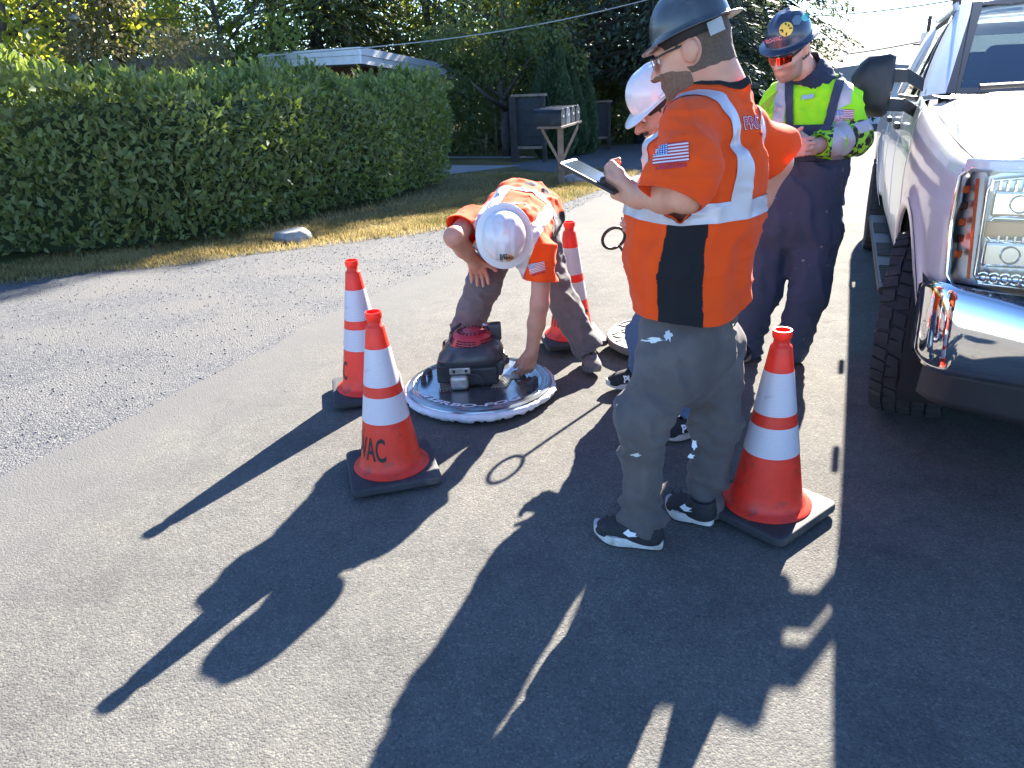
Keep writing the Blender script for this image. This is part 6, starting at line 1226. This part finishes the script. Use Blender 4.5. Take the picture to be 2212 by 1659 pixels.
# ---- laurel hedge
def hedge():
    rg = np.random.default_rng(11); hd = empty('laurel_hedge', W3(9, -7.5, 0)); tag(hd, 'tall clipped laurel hedge with large glossy leaves along the verge', 'hedge')
    o0 = np.array(hd.location)
    # outline of the hedge in plan: (u, v) walked along the faces seen, with outward normals
    pts = np.array([(4.6, -14.), (4.7, -9.5), (5.05, -7.9), (5.5, -6.85), (6.2, -6.45), (8, -6.30), (10, -6.32), (11.8, -6.45), (12.7, -6.75), (13.1, -7.4), (13.1, -9.2)])
    seg = np.diff(pts, axis=0); L = np.linalg.norm(seg, axis=1); cum = np.concatenate([[0], np.cumsum(L)])
    def along(s):
        i = np.clip(np.searchsorted(cum, s, side='right')-1, 0, len(seg)-1); t = (s-cum[i])/L[i]; p = pts[i]+seg[i]*t[:, None]; n = np.stack([-seg[i][:, 1], seg[i][:, 0]], 1); n = n/np.linalg.norm(n, axis=1, keepdims=True); return p, -n*np.sign(-1)
    Hh = lambda u, v: 1.64+.08*np.sin(u*1.7+v)+.07*np.sin(u*4.1+1)+.05*np.sin(u*9.7)
    def to3(u, v, h): x = AU[0]*u+BV[0]*v; y = AU[1]*u+BV[1]*v; return np.stack([x, y, slope(u)+h], 1)
    N = 26000; s = rg.random(N)*cum[-1]; h = rg.random(N)**.9; p, n = along(s); HH = Hh(p[:, 0], p[:, 1]); h = .06+h*(HH-.06)
    cen = np.array([9., -8.0]); n = np.where(((p-cen)*n).sum(1)[:, None] > 0, n, -n)
    bul = .16*np.sin(h/HH*math.pi)+.10*vnoise(np.stack([s*1.6, h*1.8, s*0], 1))+.06*np.sin(s*2.3)-.35*np.clip((h/HH-.88)/.12, 0, 1)**2; dep = -rg.random(N)**1.3*.22
    q = p+n*(bul+dep)[:, None]; P = to3(q[:, 0], q[:, 1], h); nx = np.stack([AU[0]*n[:, 0]+BV[0]*n[:, 1], AU[1]*n[:, 0]+BV[1]*n[:, 1], np.zeros(N)], 1)
    D = nx*rg.uniform(.2, 1., (N, 1))+np.array((0, 0, 1.))*rg.uniform(-.15, 1.1, (N, 1))+rg.normal(0, .55, (N, 3)); Nn = nx*.7+np.array((0, 0, .6))+rg.normal(0, .35, (N, 3))
    # top
    M2 = 9000; u = rg.uniform(4.7, 13., M2); v = -6.5-rg.random(M2)**1.4*3.2; hh = Hh(u, v)+rg.normal(0, .05, M2)-.03; ok = (u > 5.3+np.clip(-7-v, 0, 9)*-.3) ; P2 = to3(u, v, hh); D2 = np.array((0, 0, 1.))+rg.normal(0, .55, (M2, 3)); N2 = rg.normal(0, 1, (M2, 3))
    # upright shoots along the top
    P3, D3, N3 = [], [], []
    for k in range(420):
        uu, vv = rg.uniform(4.8, 13.0), -6.6-rg.random()*1.6; b = to3(np.array([uu]), np.array([vv]), Hh(np.array([uu]), np.array([vv]))-.05)[0]; ht = rg.uniform(.08, .22)
        for j in range(8): a = rg.uniform(0, 6.28); P3.append(b+np.array((0, 0, ht*j/8))); D3.append((math.cos(a)*.55, math.sin(a)*.55, 1.0)); N3.append((-math.cos(a), -math.sin(a), .5))
    P, D, Nn = np.concatenate([P, P2, P3]), np.concatenate([D, D2, D3]), np.concatenate([Nn, N2, N3]); n_ = len(P); Ln = rg.uniform(.07, .13, n_); Wd = Ln*rg.uniform(.19, .26, n_); tone = rg.random(n_)
    LM = leafmat('laurel_leaf', (.125, .148, .06), (.205, .235, .09), (.36, .48, .06), .5, .34, .28)
    P = P-o0
    # 300 leaves that show largest: the nearest on the face, each a part
    dist = np.linalg.norm(P+o0-CAM_POS, axis=1); face = (np.arange(n_) < N) & (dep.tolist()+[-1]*(n_-N) > np.full(n_, -.03)); px = ((P+o0-CAM_POS)@CR)/((P+o0-CAM_POS)@CF); cand = np.flatnonzero(face & (px > -.64)); big = cand[np.argsort(dist[cand])[:300]]; rest = np.setdiff1d(np.arange(n_), big)
    V, F, k = leaves(P[rest], D[rest], Nn[rest], Ln[rest], Wd[rest]); foliage('foliage', V, F, k, tone[rest], LM, hd)
    lv = []
    for t in (.1, .35, .6, .85):
        V, F, k = leaves(np.zeros((1, 3)), np.array([[0, 1., 0]]), np.array([[0, 0, 1.]]), np.array([1.]), np.array([.22])); o = foliage('leaf', V, F, k, np.array([t]), LM, hd, None); lv.append(o)
    used = set()
    for i in big:
        d = nrm(D[i]); s_ = np.cross(d, Nn[i]); s_ = nrm(s_); m_ = np.cross(s_, d); q = int(rg.integers(4)); o = lv[q] if q not in used else share('leaf', lv[q].data, hd); used.add(q)
        o.matrix_local = Matrix(((s_[0], d[0], m_[0], P[i][0]), (s_[1], d[1], m_[1], P[i][1]), (s_[2], d[2], m_[2], P[i][2]), (0, 0, 0, 1)))@Matrix.Diagonal((Ln[i], Ln[i], Ln[i], 1))
    # dense twiggy inside
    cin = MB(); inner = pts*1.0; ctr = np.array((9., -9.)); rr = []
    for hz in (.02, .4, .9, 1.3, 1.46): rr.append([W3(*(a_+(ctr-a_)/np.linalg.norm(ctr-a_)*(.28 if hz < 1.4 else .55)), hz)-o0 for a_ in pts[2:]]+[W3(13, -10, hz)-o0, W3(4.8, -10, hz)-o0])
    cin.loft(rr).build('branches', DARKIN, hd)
hedge()

# ---- trees
def trunk_mesh(base, top, r0, r1, limbs, rg):
    mb = MB(); P = [base+(top-base)*t+np.array((*(rg.normal(0, .12, 2)*math.sin(t*3.1)), 0)) for t in np.linspace(0, 1, 7)]; mb.tube(P, list(np.linspace(r0, r1, 7)), 10); ends = []
    for k in range(limbs):
        t = rg.uniform(.25, .95); p = base+(top-base)*t; a = rg.uniform(0, 6.28); ln = rg.uniform(.35, .6)*np.linalg.norm(top-base)*(1.1-t*.6); e = p+np.array((math.cos(a)*ln, math.sin(a)*ln, ln*rg.uniform(.3, .9))); m_ = (p+e)/2+rg.normal(0, .1, 3); r = r0*(1-t)*.45+.02
        mb.tube([p, m_, e], [r, r*.7, r*.3], 6); ends.append(e)
    return mb, ends
def broadleaf(px, Y, hgt, rad_, n, mat, name, label, ls=.16, seed=1, low=.25, py=130, trunk=True, group='trees behind the hedge and gate', clump=26, bark=BARK, r0=None):
    rg = np.random.default_rng(seed); b = at(px, py, Y); b[2] = gz(b[0], b[1]); t = empty(name, b); tag(t, label, 'tree' if trunk and hgt > 2.6 else 'shrub', group)
    top = np.array((0, 0, hgt*.8)); mb, ends = trunk_mesh(np.zeros(3), top, r0 or hgt*.018+.02, .03, 9 if trunk else 5, rg); mb.build('trunk', bark, t, True)
    P = []; D = []; C = []
    for c in range(clump):
        a, z = rg.uniform(0, 6.28), rg.uniform(low, 1.); w_ = math.sin(min(1, (z-low)/(1-low)*.9+.18)*math.pi)**.6; q = rg.random()**.45*w_*rad_; ce = np.array((math.cos(a)*q, math.sin(a)*q, z*hgt)); cr = rad_*rg.uniform(.22, .42); m_ = n//clump
        v = rg.normal(0, 1, (m_, 3)); v /= np.linalg.norm(v, axis=1, keepdims=True); r_ = cr*rg.random(m_)**.4; P.append(ce+v*r_[:, None]*np.array((1, 1, .75))); D.append(v+rg.normal(0, .6, (m_, 3))-np.array((0, 0, .35))); C.append(np.full(m_, rg.random()*.55)+rg.random(m_)*.45)
    P, D, C = np.concatenate(P), np.concatenate(D), np.concatenate(C); Ln = rg.uniform(.6, 1.3, len(P))*ls; V, F, k = leaves(P, D, rg.normal(0, 1, (len(P), 3)), Ln, Ln*.32, True); foliage('crown', V, F, k, C, mat, t); return t
def conifer(px, Y, hgt, rad_, mat, name, label, seed=1, nb=150, low=.08, droop=.35, py=130, ls=.22, group='conifers behind the hedge and gate', r0=None, dens=1.):
    rg = np.random.default_rng(seed); b = at(px, py, Y); b[2] = gz(b[0], b[1]); t = empty(name, b); tag(t, label, 'tree', group)
    r0 = r0 or hgt*.016; mb = MB(); mb.tube([np.array((0, 0, hgt*q)) for q in np.linspace(0, 1, 9)], list(np.linspace(r0*1.15, .02, 9)), 12); P, D, N_, Cc, Ls = [], [], [], [], []
    for k in range(nb):
        z = low+(1-low)*(k+rg.random())/nb; a = k*2.399+rg.normal(0, .3); ln = rad_*(1-z)**.75*rg.uniform(.7, 1.12)+.15; d = np.array((math.cos(a), math.sin(a), 0)); ns = max(4, int(ln/.09*dens)); tone = rg.random()*.5; p0 = np.array((0, 0, z*hgt)); pth = []
        for j in range(5): q = j/4; pth.append(p0+d*ln*q+np.array((0, 0, ln*(.12*q-droop*q*q))))
        mb.tube(pth, list(np.linspace(.035*ln/2+.008, .006, 5)), 5, cap=False)
        for j in range(ns):
            q = .12+.88*(j+rg.random())/ns; p = p0+d*ln*q+np.array((0, 0, ln*(.12*q-droop*q*q))); w_ = (.35+.65*math.sin(q*math.pi))*ln*.34
            for sgn in (-1, 1):
                m_ = 3 if ln > 1 else 2
                for i in range(m_):
                    sd = np.array((-d[1], d[0], 0))*sgn; e = p+sd*w_*rg.random()+rg.normal(0, .04, 3)-np.array((0, 0, rg.random()*.12)); P.append(e); D.append(sd*.7+d*.6+np.array((0, 0, -.25-droop*.8*rg.random()))+rg.normal(0, .25, 3)); N_.append((rg.normal(0, .3), rg.normal(0, .3), 1)); Cc.append(tone+rg.random()*.5); Ls.append(rg.uniform(.7, 1.4)*ls)
    mb.build('trunk', BARKD, t, True); P, D, N_, Ls = map(np.array, (P, D, N_, Ls)); V, F, k = leaves(P, D, N_, Ls, Ls*.2, True); foliage('crown', V, F, k, np.array(Cc), mat, t); return t
LMY = leafmat('leaf_yellow_green', (.10, .15, .02), (.26, .28, .04), (.55, .55, .05), .5, .5); LMG = leafmat('leaf_mid_green', (.08, .12, .035), (.18, .22, .055), (.44, .52, .08), .5, .5); LMD = leafmat('leaf_dark_green', (.06, .09, .032), (.13, .16, .05), (.30, .36, .07), .5, .42)
LMB = leafmat('leaf_tan', (.12, .11, .05), (.24, .20, .10), (.42, .36, .14), .6, .4); NDL = leafmat('needle_dark', (.04, .06, .032), (.085, .11, .05), (.17, .22, .07), .6, .32); NDC = leafmat('needle_cedar', (.06, .085, .035), (.135, .155, .05), (.32, .36, .08), .6, .4); NDF = leafmat('needle_fir', (.04, .065, .045), (.095, .12, .075), (.18, .22, .11), .6, .32); ARB = leafmat('leaf_arborvitae', (.03, .06, .03), (.07, .11, .05), (.14, .22, .07), .6, .28)
broadleaf(35, 17, 6.5, 2.4, 8000, LMY, 'maple_tree', 'yellow-green leafy tree at the far left over the hedge', .15, 21)
broadleaf(-80, 20, 8, 3., 7000, LMY, 'maple_tree', 'bright leafy tree cut by the left edge of the picture', .16, 22)
broadleaf(255, 19, 4.3, 2.3, 8000, LMB, 'tan_tree', 'brownish dry-leaved tree behind the service mast', .12, 23, .15)
conifer(140, 33, 14, 3.0, NDL, 'fir_tree', 'dark fir behind the chimney', 31, 110); conifer(285, 30, 14, 3.2, NDL, 'fir_tree', 'dark fir behind the brownish tree', 32, 120); conifer(395, 34, 15, 3., NDL, 'fir_tree', 'dark fir between the brownish and the pale green trees', 33, 110)
broadleaf(480, 23, 6.2, 2.5, 8000, LMG, 'alder_tree', 'pale green leafy tree left of the flat white roof', .14, 24, .2)
broadleaf(440, 23.5, 4.6, 2.0, 4000, LMY, 'alder_tree', 'low yellow-green tree just above the hedge top', .13, 25, .2)
conifer(690, 26, 13, 3.3, NDC, 'cedar_tree', 'broad dark cedar above the flat white roof', 34, 150, .06, .5); conifer(790, 29, 12, 2.6, NDC, 'cedar_tree', 'cedar with sunlit edges right of the broad cedar', 35, 130, .06, .5); conifer(600, 34, 14, 3., NDL, 'cedar_tree', 'dark cedar far behind the white roof', 36, 110, .06, .5)
broadleaf(930, 31, 11, 3.4, 11000, LMG, 'birch_tree', 'airy tree with sky showing through its crown', .17, 26, .12, clump=40); broadleaf(1010, 29, 10, 3.0, 9000, LMG, 'birch_tree', 'airy tree right of the flat roof end', .16, 27, .12, clump=34); broadleaf(860, 34, 11, 3.2, 8000, LMD, 'birch_tree', 'dusky airy tree behind the end of the roof', .17, 28, .1, clump=34)
broadleaf(1090, 27, 9, 2.8, 10000, LMD, 'broadleaf_tree', 'dark leafy tree left of the arborvitae', .16, 29, .1, clump=36)
broadleaf(1088, 20.5, 4.2, 1.7, 6000, LMD, 'small_tree', 'small dark tree with a forked trunk behind the gate', .11, 30, .35, clump=22, r0=.14)
conifer(1215, 36, 16, 4.0, NDL, 'fir_tree', 'tall dark fir behind the arborvitae', 37, 150, .04); conifer(1320, 32, 15, 3.8, NDL, 'fir_tree', 'tall dark fir left of the thick trunk', 38, 150, .04); conifer(1555, 40, 19, 5.0, NDL, 'fir_tree', 'tall dark fir behind the dark helmet', 39, 150, .03); conifer(1120, 38, 16, 4.0, NDL, 'fir_tree', 'tall dark fir behind the airy trees', 40, 130, .03); conifer(980, 42, 16, 4, NDL, 'fir_tree', 'far dark fir behind the airy trees', 44, 110, .03)
broadleaf(1205, 26, 4.6, 1.5, 5000, LMY, 'broadleaf_tree', 'sunlit yellow-green tree behind the arborvitae', .12, 45, .5)
conifer(1400, 24, 13, 4.2, NDF, 'fir_tree', 'big fir with a thick trunk behind the white helmet', 41, 190, .14, .32, ls=.2, r0=.34, dens=1.2); conifer(1615, 31, 14, 4.7, NDF, 'fir_tree', 'fir with drooping boughs beside the open sky', 42, 230, .05, .42, ls=.2, dens=1.2)
for k, (px, Y, h, r, lab) in enumerate(((1005, 22, 2.6, 1.6, 'dark shrub between the hedge end and the small tree'), (1050, 25, 3., 1.8, 'dark shrub behind the small forked tree'), (1150, 24, 2.8, 1.4, 'dark shrub behind the gate screen'), (1310, 25, 2.8, 1.6, 'dark shrub behind the second gate screen'), (1350, 26.5, 2.5, 1.6, 'dark shrub beside the thick fir trunk'), (1460, 27, 3, 2., 'dark shrub behind the man in the white helmet'), (1560, 29, 3.2, 2.2, 'dark shrub behind the man with the tablet'), (1640, 30, 2.6, 1.8, 'dark shrub behind the man in lime'))):
    broadleaf(px, Y, h, r, 4500, LMD, 'shrub', lab, .12, 60+k, .05, trunk=False, group='shrubs under the trees', clump=24)
def arborvitae(px, Y, hgt, r, seed, lab):
    rg = np.random.default_rng(seed); b = at(px, 130, Y); b[2] = gz(b[0], b[1]); t = empty('arborvitae', b); tag(t, lab, 'shrub', 'columnar arborvitae by the gravel driveway'); n = 6000; z = rg.random(n); prof = np.sin(np.clip(z*.93+.07, 0, 1)**.6*math.pi)**.55*(1-.55*z**3); a = rg.random(n)*6.283; rr = r*prof*(.78+.28*vnoise(np.stack([a*2.2, z*9, z*0+seed], 1))+.06*rg.random(n)); P = np.stack([np.cos(a)*rr, np.sin(a)*rr, z*hgt], 1); D = np.stack([np.cos(a)*.5, np.sin(a)*.5, np.full(n, 1.)], 1)+rg.normal(0, .3, (n, 3)); Ln = rg.uniform(.07, .16, n); V, F, k = leaves(P, D, np.stack([-np.sin(a), np.cos(a), a*0], 1)+rg.normal(0, .5, (n, 3)), Ln, Ln*.25, True); foliage('foliage', V, F, k, rg.random(n), ARB, t)
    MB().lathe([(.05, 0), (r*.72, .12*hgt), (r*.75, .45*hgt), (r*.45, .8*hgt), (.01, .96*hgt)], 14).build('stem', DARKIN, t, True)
arborvitae(1192, 19.2, 2.75, .50, 1, 'tallest arborvitae, left of the three behind the mailboxes'); arborvitae(1225, 19.9, 2.2, .42, 2, 'middle arborvitae of the three behind the mailboxes'); arborvitae(1250, 20.4, 2.35, .42, 3, 'arborvitae nearest the second gate screen')

# ================================================================== house behind the hedge
def house():
    t = empty('house', at(775, 130, 20)); o0 = np.array(t.location); o0[2] = 0; t.location = tuple(o0); tag(t, 'low house with a flat white-edged roof behind the hedge', 'house')
    WF = M('white_fascia', (.72, .72, .74), .6, var=.08, vscale=3, bump=.2, bscale=25); RD = M('red_siding', (.12, .035, .028), .8, var=.2, vscale=5); RF = M('roof_felt', (.30, .29, .28), .9)
    c = at(775, 101, 19.5); l_ = at(560, 116, 22.5); r_ = at(982, 143, 24.5); bk = l_+(r_-c); th = .36
    def board(p, q, z0, z1, name, off):
        d = nrm(q-p); nn = np.array((d[1], -d[0], 0)); nn = nn if nn[1] < 0 else -nn; mb = MB(); V = []
        for e in (p, q):
            for o_, z in ((0, z0), (off, z0), (off, z1), (0, z1)): V.append(e+nn*o_+np.array((0, 0, z))-o0)
        mb.add(V, [(0, 1, 2, 3), (4, 7, 6, 5), (0, 4, 5, 1), (1, 5, 6, 2), (2, 6, 7, 3), (3, 7, 4, 0)]); mb.build(name, WF, t)
    for p, q in ((l_, c), (c, r_)): board(p, q, -.17, 0, 'fascia_board', .05); board(p, q, -th, -.18, 'fascia_board', .03)
    mb = MB(); top = [x-o0+np.array((0, 0, -.01)) for x in (l_, c, r_, bk)]; bot = [x-o0+np.array((0, 0, -th+.03)) for x in (l_, c, r_, bk)]; mb.add(top+bot, [(0, 1, 2, 3), (7, 6, 5, 4), (0, 4, 5, 1), (1, 5, 6, 2), (2, 6, 7, 3), (3, 7, 4, 0)]); mb.build('roof', RF, t)
    cen = (l_+c+r_+bk)/4; w4 = [cen+(x-cen)*.66 for x in (l_, c, r_, bk)]; mb = MB(); mb.add([np.array((x[0], x[1], x[2]-th+.02))-o0 for x in w4]+[np.array((x[0], x[1], gz(x[0], x[1])-.05))-o0 for x in w4], [(0, 4, 5, 1), (1, 5, 6, 2), (2, 6, 7, 3), (3, 7, 4, 0)]); mb.build('wall', RD, t)
    # chimney and service mast stand on the low roof further left
    h2 = empty('house_wing', at(60, 130, 22)); o1 = np.array(h2.location); o1[2] = gz(o1[0], o1[1]); h2.location = tuple(o1); tag(h2, 'white house wing with a capped chimney seen over the hedge', 'house')
    rf = MB().box((0, 2, 2.45), (9, 6, .2)).build('roof', RF, h2); MB().box((0, 2, 1.2), (8.4, 5.4, 2.3)).build('wall', WF, h2)
    q = at(85, 62, 19); q2 = at(85, 78, 19); WS = M('chimney_white', (.68, .66, .64), .8, var=.15, vscale=5); ch = MB(); ch.box(at(87, 100, 19.2)-o1, (.42, .42, 1.1)); ch.build('chimney', WS, h2); MB().box(at(87, 54, 19.2)-o1, (.36, .36, .14)).build('flue', M('flue_brown', (.10, .06, .05), .8), h2)
    cp = MB(); p = at(87, 42, 19.2)-o1; cp.loft([[p+np.array((sx*s, sy*s, z)) for sx, sy in ((-1, -1), (1, -1), (1, 1), (-1, 1))] for s, z in ((.40, -.06), (.42, -.02), (.2, .06), (.03, .08))]).build('chimney_cap', M('cap_metal', (.07, .05, .045), .6, .3), h2)
    ms = empty('service_mast', at(157, 100, 18)); o2 = np.array(ms.location); tag(ms, 'grey electric service mast with a rounded head above the hedge', 'mast'); GM = M('galvanised', (.4, .42, .44), .5, .6); z0 = gz(o2[0], o2[1])-o2[2]
    MB().tube([np.array((0, 0, z0)), at(156, 46, 18)-o2], .03, 10).build('pipe', GM, ms, True); hd = [at(156, 46, 18)-o2, at(157, 38, 18)-o2, at(163, 37, 17.95)-o2, at(169, 44, 17.9)-o2]; MB().tube(hd, [.05, .075, .07, .03], 10).build('weatherhead', GM, ms, True); MB().tube([at(168, 45, 17.9)-o2, at(185, 48, 17.9)-o2, at(190, 62, 17.95)-o2, at(178, 75, 18)-o2], .014, 6).build('service_loop', M('cable_pale', (.5, .5, .5), .6), ms, True)
house()

# ================================================================== mailboxes, gate screens, fence posts
WOOD = M('weathered_wood', (.23, .17, .12), .85, var=.35, vscale=6, bump=.5, bscale=40, bdist=.006); DWOOD = M('dark_stained_wood', (.035, .028, .026), .8, var=.4, vscale=7, bump=.4, bscale=40); MBX = M('mailbox_black', (.012, .013, .014), .45, .2, var=.3, vscale=9, dirt=(.05, .05, .052), dscale=6, dthr=(.55, .7))
def mailboxes():
    b = W3(12.44, -4.34); st = empty('mailbox_stand', b); tag(st, 'weathered wooden mailbox post with two slanting braces', 'mailbox stand'); bevel(MB().box((0, 0, .47), (.10, .10, .98)).build('post', WOOD, st), .008)
    d = nrm((.93, .36, 0)); 
    for s in (-1, 1): bevel(MB().loft([[p+np.array(o_) for o_ in ((0, -.04, -.05), (0, .04, -.05), (0, .04, .05), (0, -.04, .05))] for p in (d*s*.04+np.array((0, -.0, .42)), d*s*.33+np.array((0, 0, .93)))]).build('brace', WOOD, st), .005)
    bevel(MB().box((0, 0, .965), (1.0, .42, .035), R=frame((0, 0, 1), (.415, .91, 0))).build('board', WOOD, st), .004)
    labs = ('nearest black mailbox, showing its long scuffed side', 'second black mailbox in the row, with a grey door', 'third black mailbox in the row on the post', 'black mailbox at the far end of the row, door ajar')
    for k in range(4):
        dd = np.array((.91, -.415, 0)); ac = np.array((.415, .91, 0)); base = b+np.array((0, 0, .985))+ac*(-.36+.24*k)+dd*(-.03); m_ = empty('mailbox', base); tag(m_, labs[k], 'mailbox', 'mailboxes on the shared post')
        w_, h_ = .095, .25; pr = [(-w_, 0), (w_, 0)]+[(w_*math.cos(q), h_-w_+w_*math.sin(q)) for q in np.linspace(0, math.pi, 9)]
        o = MB().loft([[dd*x+ac*y+np.array((0, 0, z)) for y, z in pr] for x in (-.26, .20)]).build('body', MBX, m_); smooth_ang(o, 40)
        bevel(MB().loft([[dd*x+ac*y*1.04+np.array((0, 0, z*1.02)) for y, z in pr] for x in (.203, .222)]).build('door', M('mailbox_grey_door', (.14, .14, .145), .5) if k == 1 else MBX, m_), .003); MB().box(dd*.226+np.array((0, 0, .14)), (.006, .05, .03), R=frame((0, 0, 1), dd)).build('number_plate', M('pale_sticker', (.6, .55, .5), .6), m_)
mailboxes()
def screen(u, v, w_, h, rot, label, post):
    g = empty('gate_screen', W3(u, v), rot); tag(g, label, 'gate', 'dark gate screens by the driveway')
    if post: bevel(MB().box((-w_/2-.06, 0, h/2), (.16, .16, h)).build('post', DWOOD, g), .01)
    bevel(MB().box((w_/2+.02, 0, h/2), (.08, .08, h)).build('post', DWOOD, g), .006); bevel(MB().box((0, 0, h+.02), (w_+.2, .09, .05)).build('top_rail', WOOD, g), .005); bevel(MB().box((0, 0, .32), (w_, .06, .06)).build('bottom_rail', WOOD, g), .005)
    MB().box((0, .02, h*.5+.17), (w_, .015, h-.4)).build('panel', M('screen_mesh', (.022, .025, .027), .6, var=.3, vscale=12), g)
    for k in range(3): MB().box((0, -.005, .55+k*.28), (w_, .012, .018)).build('slat', DWOOD, g)
screen(17.0, -6.65, .62, 1.42, rad(-18), 'dark gate screen with a thick post left of the arborvitae', True); screen(20.9, -6.25, .62, 1.22, rad(-15), 'dark gate screen right of the arborvitae', False)
for k, (px, Y, h, lab) in enumerate(((1062, 21.5, 1.35, 'tallest thin post left of the small forked tree'), (1040, 21, .55, 'short pale stake in the shade left of the small tree'), (1025, 21.2, .5, 'short stake nearest the hedge end'))):
    q = at(px, 130, Y); q[2] = gz(q[0], q[1]); o = MB().tube([np.zeros(3), np.array((.01*k, 0, h))], .035, 8).build('fence_post', WOOD, None, True); o.location = tuple(q); tag(o, lab, 'post')
shed = empty('shed', at(1228, 130, 30)); so = np.array(shed.location); so[2] = gz(so[0], so[1]); shed.location = tuple(so); tag(shed, 'dark shed with a pale roof edge in the trees', 'shed')
MB().box((0, 1, 1.0), (3, 2, 2.)).build('wall', DWOOD, shed); rp = [(-1.9, 1.75), (-.2, 2.62), (1.9, 1.5), (1.9, 1.62), (-.2, 2.75), (-1.9, 1.88)]; MB().prism(rp, -.4, 2.4, axes=(0, 2, 1)).build('roof', M('pale_roof', (.35, .34, .32), .8), shed)

# ================================================================== wires and poles, far house
CAB = M('cable_black', (.02, .02, .022), .6); CABL = M('cable_twist', (.30, .31, .30), .6)
def wire(pts, r, mat, label):
    P = [at(*p) for p in pts]; n = 24; Q = []; cum = np.linspace(0, len(P)-1, n)
    for c in cum: i = min(int(c), len(P)-2); t = c-i; Q.append(P[i]+(P[i+1]-P[i])*t-np.array((0, 0, .0)))
    Q = [q-np.array((0, 0, .25*math.sin(math.pi*k/(n-1)))) for k, q in enumerate(Q)]; o = Q[0]; ob = MB().tube([q-o for q in Q], r, 6).build('overhead_wire', mat, None, True); ob.location = tuple(o); tag(ob, label, 'wire', 'overhead wires')
wire([(168, 48, 17.9), (900, -30, 30)], .012, CAB, 'black wire rising from the service mast over the hedge')
wire([(560, 122, 16), (1480, -22, 22)], .014, CABL, 'pale twisted cable crossing before the dark trees'); wire([(1215, 172, 28), (1800, -10, 40)], .011, CAB, 'thin wire from the shed roof behind the dark helmet'); wire([(1000, 70, 26), (1560, -40, 30)], .008, CAB, 'thin dark wire above the twisted cable')
for k, (a_, b_, lab) in enumerate((((1700, 38, 50), (2200, -25, 40), 'topmost wire in the open sky'), ((1700, 92, 60), (2060, 28, 52), 'wire meeting the top of the far pole'), ((1700, 130, 60), (2100, 66, 50), 'middle wire in the open sky above the mirror'), ((1850, 165, 60), (2200, 118, 60), 'lowest wire just above the mirror'))): wire([a_, b_], .038, CAB, lab)
PW_ = M('pole_wood', (.10, .07, .055), .9, var=.3, vscale=4); q = at(2000, 140, 52); up_ = at(2010, 34, 52); z0 = gz(q[0], q[1]); pl = empty('utility_pole', (up_[0], up_[1], z0)); tag(pl, 'slim wooden utility pole seen above the truck mirror', 'utility pole'); MB().tube([np.zeros(3), np.array((0, 0, up_[2]-z0))], [.16, .11], 10).build('pole', PW_, pl, True); MB().box((-.3, 0, up_[2]-z0-1.6), (1.0, .1, .1)).build('crossarm', PW_, pl)
q = at(2068, 0, 30); z0 = gz(q[0], q[1]); pl = empty('utility_pole', (q[0], q[1], z0)); tag(pl, 'thick wooden utility pole behind the truck roof', 'utility pole'); MB().tube([np.zeros(3), np.array((0, 0, 8.))], [.17, .13], 10).build('pole', PW_, pl, True); MB().box((0, 0, 7.4), (2.2, .1, .12), R=frame((0, 0, 1), (1, -.4, 0))).build('crossarm', PW_, pl)
fh = empty('far_house', W3(33, .6)); fh.rotation_euler = (0, 0, -math.atan2(AU[0], AU[1])); tag(fh, 'small white house at the end of the road', 'house'); WSID = M('white_siding', (.70, .71, .73), .7); RFG = M('grey_roof', (.28, .29, .31), .8)
MB().box((0, 3, .8), (9, 6, 1.6)).build('wall', WSID, fh); MB().prism([(-4.8, 1.62), (0, 2.15), (4.8, 1.62), (4.8, 1.5), (-4.8, 1.5)], -.4, 6.4, axes=(0, 2, 1)).build('roof', RFG, fh); gd = MB().box((-1.6, -.03, .65), (2.6, .06, 1.3)).build('garage_door', WSID, fh)
for k in range(4): MB().box((-1.6, -.065, .2+.3*k), (2.5, .02, .25)).build('door_panel', WSID, gd)
wn = MB().box((1.9, -.03, .9), (1.3, .08, .7)).build('window', M('dark_glass', (.05, .06, .07), .1), fh); MB().box((1.9, -.08, .50), (1.5, .06, .08)).build('sill', WSID, wn)
for k, (u, v, lab) in enumerate(((44, -4, 'far leafy tree left of the small white house'), (52, 16, 'far leafy tree beyond the truck'))):
    x, y = uv2xy(u, v); b = np.array((x, y, 0)); r_ = (b-CAM_POS); px = 1106+1661*(r_@CR)/(r_@CF); broadleaf(px, y, 3.2, 2.4, 2500, LMD, 'far_tree', lab, .3, 80+k, .05, group='low trees at the end of the road')
